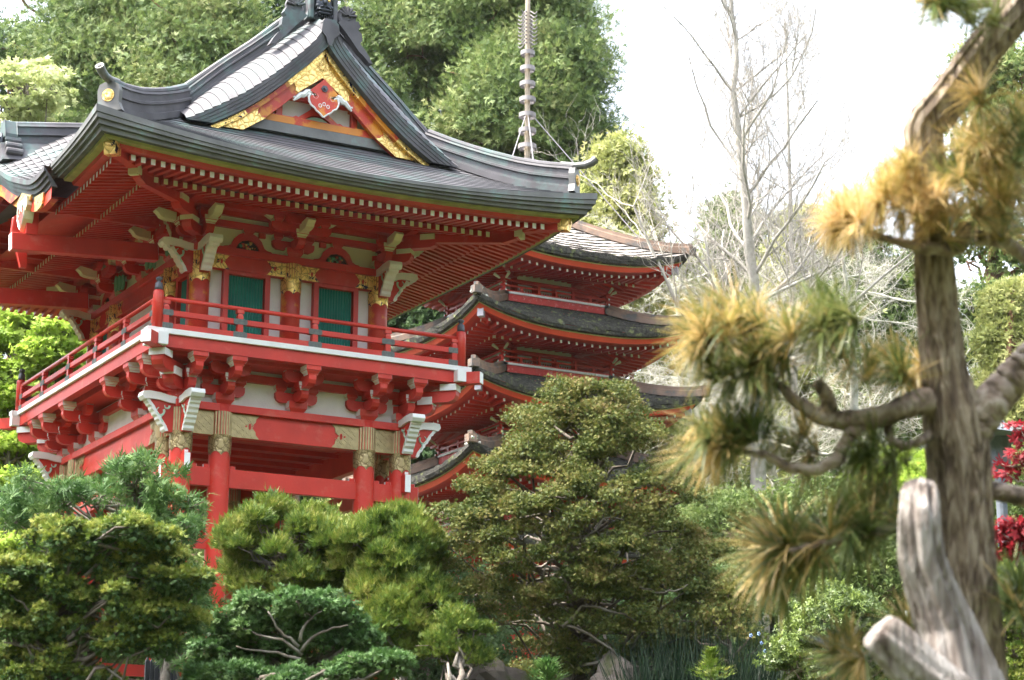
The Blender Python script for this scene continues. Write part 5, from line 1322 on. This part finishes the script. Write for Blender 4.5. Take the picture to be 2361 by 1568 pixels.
for (x, y) in ((1733, 1466), (1751, 1462), (1757, 1484), (1765, 1502)):
    p = at(x, y, 21.4); m = MB(); 
    for k in range(5):
        a = k*1.257; m.frus(p[0]+.014*math.cos(a), p[1]+.01, p[2]+.014*math.sin(a), p[2]+.014*math.sin(a)+.012, .014, .008, .006, .004)
    o = thing('blue_flower', (p[0], p[1], p[2]-.3), 'small pale blue flower on a stem at the right edge of the rushes', 'flower', 'blue flowers by the rushes')
    m.build('petals', FB, o, shift=(-p[0], -p[1], -(p[2]-.3))); m = MB(); m.tube([(p[0], p[1], p[2]), (p[0]+.01, p[1], p[2]-.3)], .003, 4); m.build('stem', LF_RUSH, o, shift=(-p[0], -p[1], -(p[2]-.3)))
def sprig(label, px, py, w, h, D, leaf, T, n, size, name, cat):
    b = at(px, py+h, D); th = thing(name, tuple(b), label, cat); top = at(px, py, D); m = MB(); m.tube([b, top], [.01, .004], 5); m.build('stem', BK_BROWN, th, shift=-b)
    fo = Fol(); t = R.rand(n); C = b+(top-b)*t[:, None]; a = R.uniform(0, 6.28, n); d = np.stack([np.cos(a), np.sin(a), np.full(n, .5)], 1); C = C+d*(w*D*2.056e-4*(1-t)*R.rand(n))[:, None]
    fo.put(C-b, d, np.tile([0, 0, 1.], (n, 1)), size*R.uniform(.6, 1.2, n), T); place(fo.mesh('sprays', leaf), 'sprays', th)
sprig('young bright cypress seedling at the bottom edge right of the rushes', 1640, 1495, 60, 90, 20.5, LF_THU, T_FEATHER, 500, .06, 'cypress_seedling', 'seedling')
sprig('small green fern at the bottom edge under the bronze cypress', 1262, 1525, 50, 60, 20.8, LF_JUN, T_FEATHER, 160, .11, 'fern', 'fern')
# boulders
ROCKM = mat('mossy_rock', (.12, .10, .085), rough=.95, var=.35, scale=5, col2=(.06, .075, .02), cscale=2.5, cmix=(.48, .6), bump=.9, bscale=9)
def rock(label, px, py, rx, rz, D, seed):
    q = np.random.RandomState(seed); c = at(px, py, D); b = (c[0], c[1], c[2]-rz*.5); V = []; F = []; n = 20; k = 12
    ph = q.uniform(0, 6, 6)
    for i in range(k+1):
        for j in range(n):
            a = math.pi*i/k; t = 2*math.pi*j/n; d = np.array([math.sin(a)*math.cos(t), math.sin(a)*math.sin(t), math.cos(a)])
            s = 1+.16*math.sin(3*d[0]*2+ph[0])+.12*math.sin(5*d[1]+ph[1])+.1*math.sin(4*d[2]+ph[2])+.05*math.sin(11*d[0]+9*d[2]+ph[3])+.03*q.normal()
            V.append((d[0]*rx*s, d[1]*rx*.8*s, d[2]*rz*s+rz*.5))
    F = [(i*n+j, i*n+(j+1) % n, (i+1)*n+(j+1) % n, (i+1)*n+j) for i in range(k) for j in range(n)]
    m = MB(); m.add(V, F); o = m.build('boulder', ROCKM, None, smooth=False, loc=b); tag(o, label, 'boulder')
rock('brown lichen-spotted boulder right of the small thuja bush', 1135, 1590, .34, .30, 22.8, 1)
rock('moss-capped boulder under the bronze cypress, left of the rushes', 1430, 1580, .34, .28, 22.4, 2)
# black picket fence under the gate
b = ground_pt(375, 23.2); th = thing('picket_fence', tuple(b), 'short run of black pointed pickets at the bottom behind the juniper', 'fence')
BLK = mat('black_paint', (.012, .014, .02), rough=.5)
for k in range(7):
    p = at(340+k*11, 1530, 23.2); m = MB(); zt = at(0, 1512+2*(k % 3), 23.2)[2]
    m.frus(p[0], p[1], b[2]-.1, zt-.05, .05, .03, .05, .03); m.frus(p[0], p[1], zt-.05, zt, .05, .03, .004, .01); m.build('picket', BLK, th, shift=-b)
# lamp post stub and plant label
def small(name, label, cat, px, py, D, parts):
    p = at(px, py, D); th = thing(name, tuple(p), label, cat)
    for nme, f, mt in parts: m = MB(); f(m); m.build(nme, mt, th)
small('plant_label', 'little white plant label on a thin stake right of the azalea', 'plant label', 2092, 1420, 20.5, [('plate', lambda m: m.box(-.022, .022, -.004, .004, .0, .05), WHITE), ('stake', lambda m: m.tube([(0, 0, .0), (0, .005, -.5)], .004, 5), GREYEND)])
STONE = mat('blue_grey_stone', (.13, .15, .18), rough=.8, var=.2, scale=8, bump=.3)
def lantern(m):
    m.frus(0, 0, 0, .10, .62, .62, .30, .30)
def ribs(m):
    for k in range(9): m.tube([(-.28+.07*k, -.30+.02*abs(k-4)*.3, .02), (-.13+.033*k, -.15, .10)], .012, 5)
small('stone_lantern', 'blue-grey ribbed lantern roof on a post behind the right side of the pine trunk', 'lantern', 2302, 1010, 19, [('roof', lantern, STONE), ('roof_ribs', ribs, PATCH), ('finial', lambda m: m.lathe([(.05, .10), (.07, .14), (.02, .2)], seg=10), STONE), ('post', lambda m: m.lathe([(.05, -1.0), (.05, -.3), (.10, -.25), (.12, 0)], seg=12), STONE)])
# red maples
def redm(label, pc, D, n, seed):
    cl = [P(x, y, D, r, .45) for x, y, r in pc]; b = ground_pt(pc[0][0]+60, D)
    return tree('red_maple', label, 'maple tree', b, at(pc[0][0]+50, pc[0][1], D), cl, int(n*.45), .045, T_MAPLE, LF_RED, BK_BROWN, .04, 'red maples at the right edge', br=.9, up=-.1, rnd=.4, flat=.5, limb=.008, cut=-1, nup=.8)
redm('crimson maple spray level with the fork stub at the right edge', [(2335, 1210, .12), (2350, 1235, .14), (2320, 1250, .11), (2345, 1270, .12), (2370, 1215, .14), (2310, 1225, .08)], 14, 110, 1)
redm('crimson maple spray above, beside the ribbed lantern', [(2345, 1070, .12), (2360, 1050, .12), (2325, 1090, .09), (2350, 985, .08), (2370, 1010, .10)], 15, 90, 2)

# ---- foreground umbrella pine
DP = 7.6
WOOD = bpy.data.materials.new('stripy_grey_brown_bark'); WOOD.use_nodes = True; MATS['wood'] = WOOD
def woodmat(m, cols, bumpd=.035, sc=14, st=(1, 1, .09), lo=.38, hi=.60):
    t = m.node_tree; b_ = t.nodes['Principled BSDF']; N = t.nodes.new; L = t.links.new; b_.inputs['Roughness'].default_value = .9
    tc = N('ShaderNodeTexCoord'); mp = N('ShaderNodeMapping'); mp.inputs['Scale'].default_value = st; L(tc.outputs['Object'], mp.inputs['Vector'])
    n = N('ShaderNodeTexNoise'); n.inputs['Scale'].default_value = sc*2.2; n.inputs['Detail'].default_value = 8; n.inputs['Distortion'].default_value = .6; L(mp.outputs[0], n.inputs['Vector'])
    n2 = N('ShaderNodeTexNoise'); n2.inputs['Scale'].default_value = 5; n2.inputs['Detail'].default_value = 4; L(tc.outputs['Object'], n2.inputs['Vector'])
    ad = N('ShaderNodeMath'); ad.operation = 'MULTIPLY_ADD'; L(n2.outputs['Fac'], ad.inputs[0]); ad.inputs[1].default_value = .5; 
    s2 = N('ShaderNodeMath'); s2.operation = 'SUBTRACT'; L(n.outputs['Fac'], s2.inputs[0]); s2.inputs[1].default_value = .25; L(s2.outputs[0], ad.inputs[2])
    cr = N('ShaderNodeValToRGB'); e = cr.color_ramp.elements; e[0].position = lo; e[0].color = (*cols[0], 1); e[1].position = hi; e[1].color = (*cols[2], 1); q_ = e.new(.48); q_.color = (*cols[1], 1)
    L(ad.outputs[0], cr.inputs['Fac']); L(cr.outputs['Color'], b_.inputs['Base Color'])
    bm = N('ShaderNodeBump'); bm.inputs['Strength'].default_value = 1; bm.inputs['Distance'].default_value = bumpd; L(n.outputs['Fac'], bm.inputs['Height']); L(bm.outputs[0], b_.inputs['Normal'])
woodmat(WOOD, [(.10, .07, .05), (.26, .195, .14), (.46, .38, .30)], sc=24, lo=.35, hi=.63)
WOODL = bpy.data.materials.new('grey_brown_limb_bark'); WOODL.use_nodes = True
DRIFT = bpy.data.materials.new('bleached_driftwood'); DRIFT.use_nodes = True
woodmat(DRIFT, [(.08, .06, .05), (.22, .19, .17), (.36, .335, .315)], sc=13, lo=.33, hi=.64)
woodmat(WOODL, [(.08, .06, .045), (.24, .18, .135), (.42, .36, .30)], sc=7, st=(1, 1, 1), lo=.34, hi=.66)
pb = ground_pt(2240, DP)
PINE = thing('umbrella_pine', tuple(pb), 'foreground umbrella pine with stripy brown trunk and amber and green needle whorls, at right', 'pine tree')
def limb_tube(m, pts, seg=14, rg=.10, n=40, D=DP, wobble=.006):
    """pts: (px,py,half width px,depth offset)"""
    A = rs([tuple(at(x, y, D+d))+(w*D*2.056e-4,) for x, y, w, d in pts], n); k = len(A)
    A[1:-1, :3] += np.convolve(R.normal(size=(k-2)*3), np.ones(5)/5, 'same').reshape(-1, 3)*wobble
    m.tube(A[:, :3], A[:, 3], seg, rough=rg); return A[:, :3]
def fluted(m, pts, D, n=46, seg=40, amp=.10, lobes=7, seed=0):
    q = np.random.RandomState(seed); A = rs([tuple(at(x, y, D+d))+(w*D*2.056e-4,) for x, y, w, d in pts], n); ph = q.uniform(0, 6.28, 3); V = []
    Tn = unit(np.gradient(A[:, :3], axis=0)); x = unit(np.cross(Tn[0], (0, 1., 0)))
    for i in range(n):
        x = unit(x-Tn[i]*np.dot(x, Tn[i])); y = np.cross(Tn[i], x); a = np.arange(seg)*2*math.pi/seg
        rr = A[i, 3]*(1+amp*np.sin(lobes*a+ph[0]+i*.06)*.6+amp*.6*np.sin(3*a+ph[1]-i*.09)+amp*.5*np.sin((lobes*2+1)*a+ph[2]+i*.1)+q.normal(size=seg)*.012)
        V.append(A[i, :3]+rr[:, None]*(np.cos(a)[:, None]*x+np.sin(a)[:, None]*y))
    V = np.concatenate(V); F = [(i*seg+k, i*seg+(k+1) % seg, (i+1)*seg+(k+1) % seg, (i+1)*seg+k) for i in range(n-1) for k in range(seg)]+[tuple(range(seg-1, -1, -1)), tuple(range((n-1)*seg, n*seg))]
    m.add(V, F)
m = MB()
fluted(m, [(2270, 1900, 110, 0), (2245, 1700, 92, 0), (2232, 1568, 82, 0), (2226, 1400, 74, 0), (2220, 1200, 68, 0), (2215, 1060, 68, 0), (2200, 950, 66, 0), (2178, 860, 50, 0), (2165, 750, 46, 0), (2155, 640, 44, 0), (2150, 570, 40, 0), (2148, 480, 34, .05), (2142, 400, 38, .05), (2128, 335, 42, .05), (2124, 290, 42, .05), (2160, 255, 46, .05), (2225, 165, 40, .05), (2300, 70, 42, .05), (2400, -40, 44, .05)], DP, n=80, seg=72, amp=.12, lobes=11, seed=2)
m.build('trunk', WOOD, PINE, smooth=True, shift=-pb)
for nme, pts in (('limb', [(2225, 1010, 52, 0), (2275, 940, 46, -.02), (2320, 890, 42, 0), (2400, 810, 42, 0)]), ('limb', [(2270, 1125, 22, 0), (2320, 1138, 22, 0), (2400, 1155, 22, 0)]),
        ('limb', [(2170, 915, 34, 0), (2110, 930, 30, -.05), (2060, 950, 26, -.1), (2000, 968, 26, -.12), (1940, 972, 24, -.12), (1880, 955, 19, -.12), (1830, 920, 14, -.12), (1795, 885, 10, -.12)]),
        ('limb', [(1915, 965, 20, -.12), (1910, 920, 18, -.14), (1885, 880, 14, -.15)]), ('limb', [(1990, 975, 16, -.12), (1955, 1010, 16, -.15), (1930, 1060, 15, -.17), (1880, 1085, 13, -.17), (1820, 1078, 12, -.17), (1770, 1050, 9, -.17), (1715, 1040, 6, -.17)]),
        ('limb', [(2045, 970, 12, -.1), (2050, 1010, 10, -.1), (2085, 1032, 10, -.1), (2125, 1015, 10, -.1), (2150, 1000, 12, 0)]), ('limb', [(2230, 520, 22, 0), (2210, 575, 18, -.05), (2120, 572, 13, -.1), (2040, 548, 9, -.1), (1960, 530, 5, -.1)]), ('limb', [(2250, 545, 16, 0), (2320, 560, 16, 0), (2400, 620, 16, 0)]),
        ('limb', [(2361, 10, 20, .1), (2280, 5, 14, .1), (2200, 20, 8, .1)]), ('limb', [(2120, 1190, 14, 0), (2060, 1220, 12, -.1), (1960, 1240, 8, -.2), (1820, 1270, 5, -.3)]), ('limb', [(1700, 740, 4, -.1), (1730, 830, 7, -.1), (1790, 885, 9, -.12)])):
    m = MB(); limb_tube(m, pts); m.build(nme, WOODL, PINE, smooth=True, shift=-pb)
# whorls of long needles
nV = {0: Fol(), 1: Fol()}
def needle_T(curve):
    V = []; n = 5
    for i in range(n):
        t = i/(n-1); w = .016*(1-.75*t**3); V += [(t, -w, -curve*t*t), (t, w, -curve*t*t)]
    return np.array(V), np.array([(2*i, 2*i+1, 2*i+3, 2*i+2) for i in range(n-1)])
NT = [needle_T(c) for c in (.10, .25, .42)]
def whorl(px, py, ln, k, amber, d=0.0, tdir=None):
    c = at(px, py, DP+d); L0 = ln*DP*2.056e-4
    ax = unit(np.array(tdir if tdir is not None else (R.normal()*.5, R.normal()*.5-.2, .6)))
    for g in range(3):
        n = k//3; dr = unit(R.normal(size=(n, 3))); dr = unit(dr-ax*(dr@ax)[:, None]*.85); X = unit(dr+ax*R.uniform(.15, 1.3, (n, 1)))
        f = nV[1] if R.rand() < amber else nV[0]
        f.put(np.tile(c, (n, 1))+R.normal(size=(n, 3))*.006, X, np.tile([0, 0, 1.], (n, 1))+R.normal(size=(n, 3))*.2, L0*R.uniform(.75, 1.15, n), NT[g])
CLU = [  # px,py,spread x,spread y,whorls,len,amber
 (1660, 770, 60, 45, 9, 95, .75), (1760, 760, 50, 40, 6, 85, .85), (1900, 730, 35, 30, 4, 105, .2), (1700, 850, 50, 30, 5, 95, .35), (1800, 840, 50, 35, 5, 95, .6), (1930, 760, 35, 25, 3, 95, .4), (2080, 850, 30, 35, 5, 85, .65), (1990, 870, 40, 30, 3, 80, .4),
 (1670, 1005, 45, 30, 6, 92, .55), (1640, 1040, 30, 20, 3, 90, .6), (1720, 1020, 40, 25, 4, 90, .2), (1860, 1020, 40, 30, 4, 90, .3), (2000, 1030, 40, 30, 4, 90, .05), (2060, 1060, 40, 30, 3, 90, .1), (2070, 1140, 35, 40, 4, 100, .5), (2010, 1200, 40, 30, 3, 110, .4),
 (1800, 1270, 30, 20, 7, 140, .75), (1900, 1250, 40, 20, 6, 120, .4), (1980, 1230, 40, 20, 5, 120, .2), (2060, 1190, 30, 25, 4, 110, .15),
 (2340, 1420, 30, 60, 6, 110, .05), (1960, 1510, 40, 30, 6, 100, .7), (2110, 1460, 20, 40, 4, 100, .9), (2080, 1500, 20, 20, 3, 90, .7),
 (2150, 0, 45, 15, 5, 95, .35), (2240, 25, 50, 25, 5, 90, .05),
 (1950, 510, 45, 20, 7, 75, 1.), (2040, 480, 45, 30, 8, 75, 1.), (2100, 400, 40, 25, 8, 70, .95), (2140, 480, 40, 40, 8, 75, .9), (2200, 430, 40, 30, 7, 75, .6), (2250, 500, 40, 35, 7, 75, .7), (2310, 450, 40, 50, 8, 80, .6), (2290, 350, 45, 35, 7, 80, .7), (2230, 330, 30, 25, 4, 75, .5), (2345, 300, 30, 60, 6, 80, .55), (2280, 240, 40, 30, 3, 80, .5), (2320, 540, 30, 25, 4, 75, .7), (2170, 540, 40, 15, 4, 70, .8)]
for px, py, sx, sy, n, ln, am in CLU:
    for i in range(int(n*(1.2 if px > 2190 or py > 1100 else 1.7))):
        td = -CR*R.uniform(.2, 1.1)+np.array([0, 0, R.uniform(-.1, .7)])+R.normal(size=3)*.3 if px < 2110 else None
        whorl(px+R.normal()*sx*.6, py+R.normal()*sy*.6, ln*1.12, 66, am*(1 if py < 620 else .72), R.uniform(-.25, .2), td)
for k, nm_, mt in ((0, 'green_needles', LF_NG), (1, 'amber_needles', LF_NO)):
    f = nV[k]
    for j in range(len(f.V)): f.V[j] = f.V[j]-pb
    place(f.mesh(nm_, mt), nm_, PINE)
# driftwood stump pieces leaning on the trunk
DD = 7.1
sb = ground_pt(2200, DD)
st = thing('driftwood_stump', tuple(sb), 'bleached twisted driftwood snag leaning in front of the pine trunk', 'dead stump')
m = MB(); fluted(m, [(2124, 1118, 22, .1), (2122, 1140, 40, .05), (2120, 1200, 46, 0), (2128, 1290, 52, 0), (2160, 1380, 55, 0), (2185, 1450, 62, 0), (2200, 1520, 74, -.02), (2220, 1620, 88, -.05), (2240, 1800, 110, -.1)], DD, n=60, amp=.17, lobes=6, seg=56, seed=4); m.build('snag', DRIFT, st, smooth=True, shift=-sb)
m = MB()
fluted(m, [(2022, 1452, 44, 0), (2030, 1460, 50, 0), (2060, 1490, 54, 0), (2110, 1540, 58, 0), (2190, 1610, 64, 0), (2280, 1700, 70, 0)], DD-.2, n=40, amp=.10, lobes=6, seed=5)
sb2 = ground_pt(2250, DD-.2); o = m.build('cut_log', DRIFT, None, smooth=True, shift=-sb2, loc=tuple(sb2)); tag(o, 'short sawn-off pale log end jutting up to the left at the bottom right', 'log')

# ---- garden air: one thin even haze round everything
m = MB(); m.box(-200, 225, -235, 295, -1.4, 58)
HZ = bpy.data.materials.new('pale_air'); HZ.use_nodes = True; t = HZ.node_tree; t.nodes.remove(t.nodes['Principled BSDF'])
pv = t.nodes.new('ShaderNodeVolumePrincipled'); pv.inputs['Color'].default_value = (.93, .96, 1, 1); pv.inputs['Density'].default_value = .00010; pv.inputs['Anisotropy'].default_value = .35
t.links.new(pv.outputs[0], t.nodes['Material Output'].inputs['Volume'])
m.build('haze', HZ, kind='stuff', label='thin bright air haze over the whole garden', cat='haze')
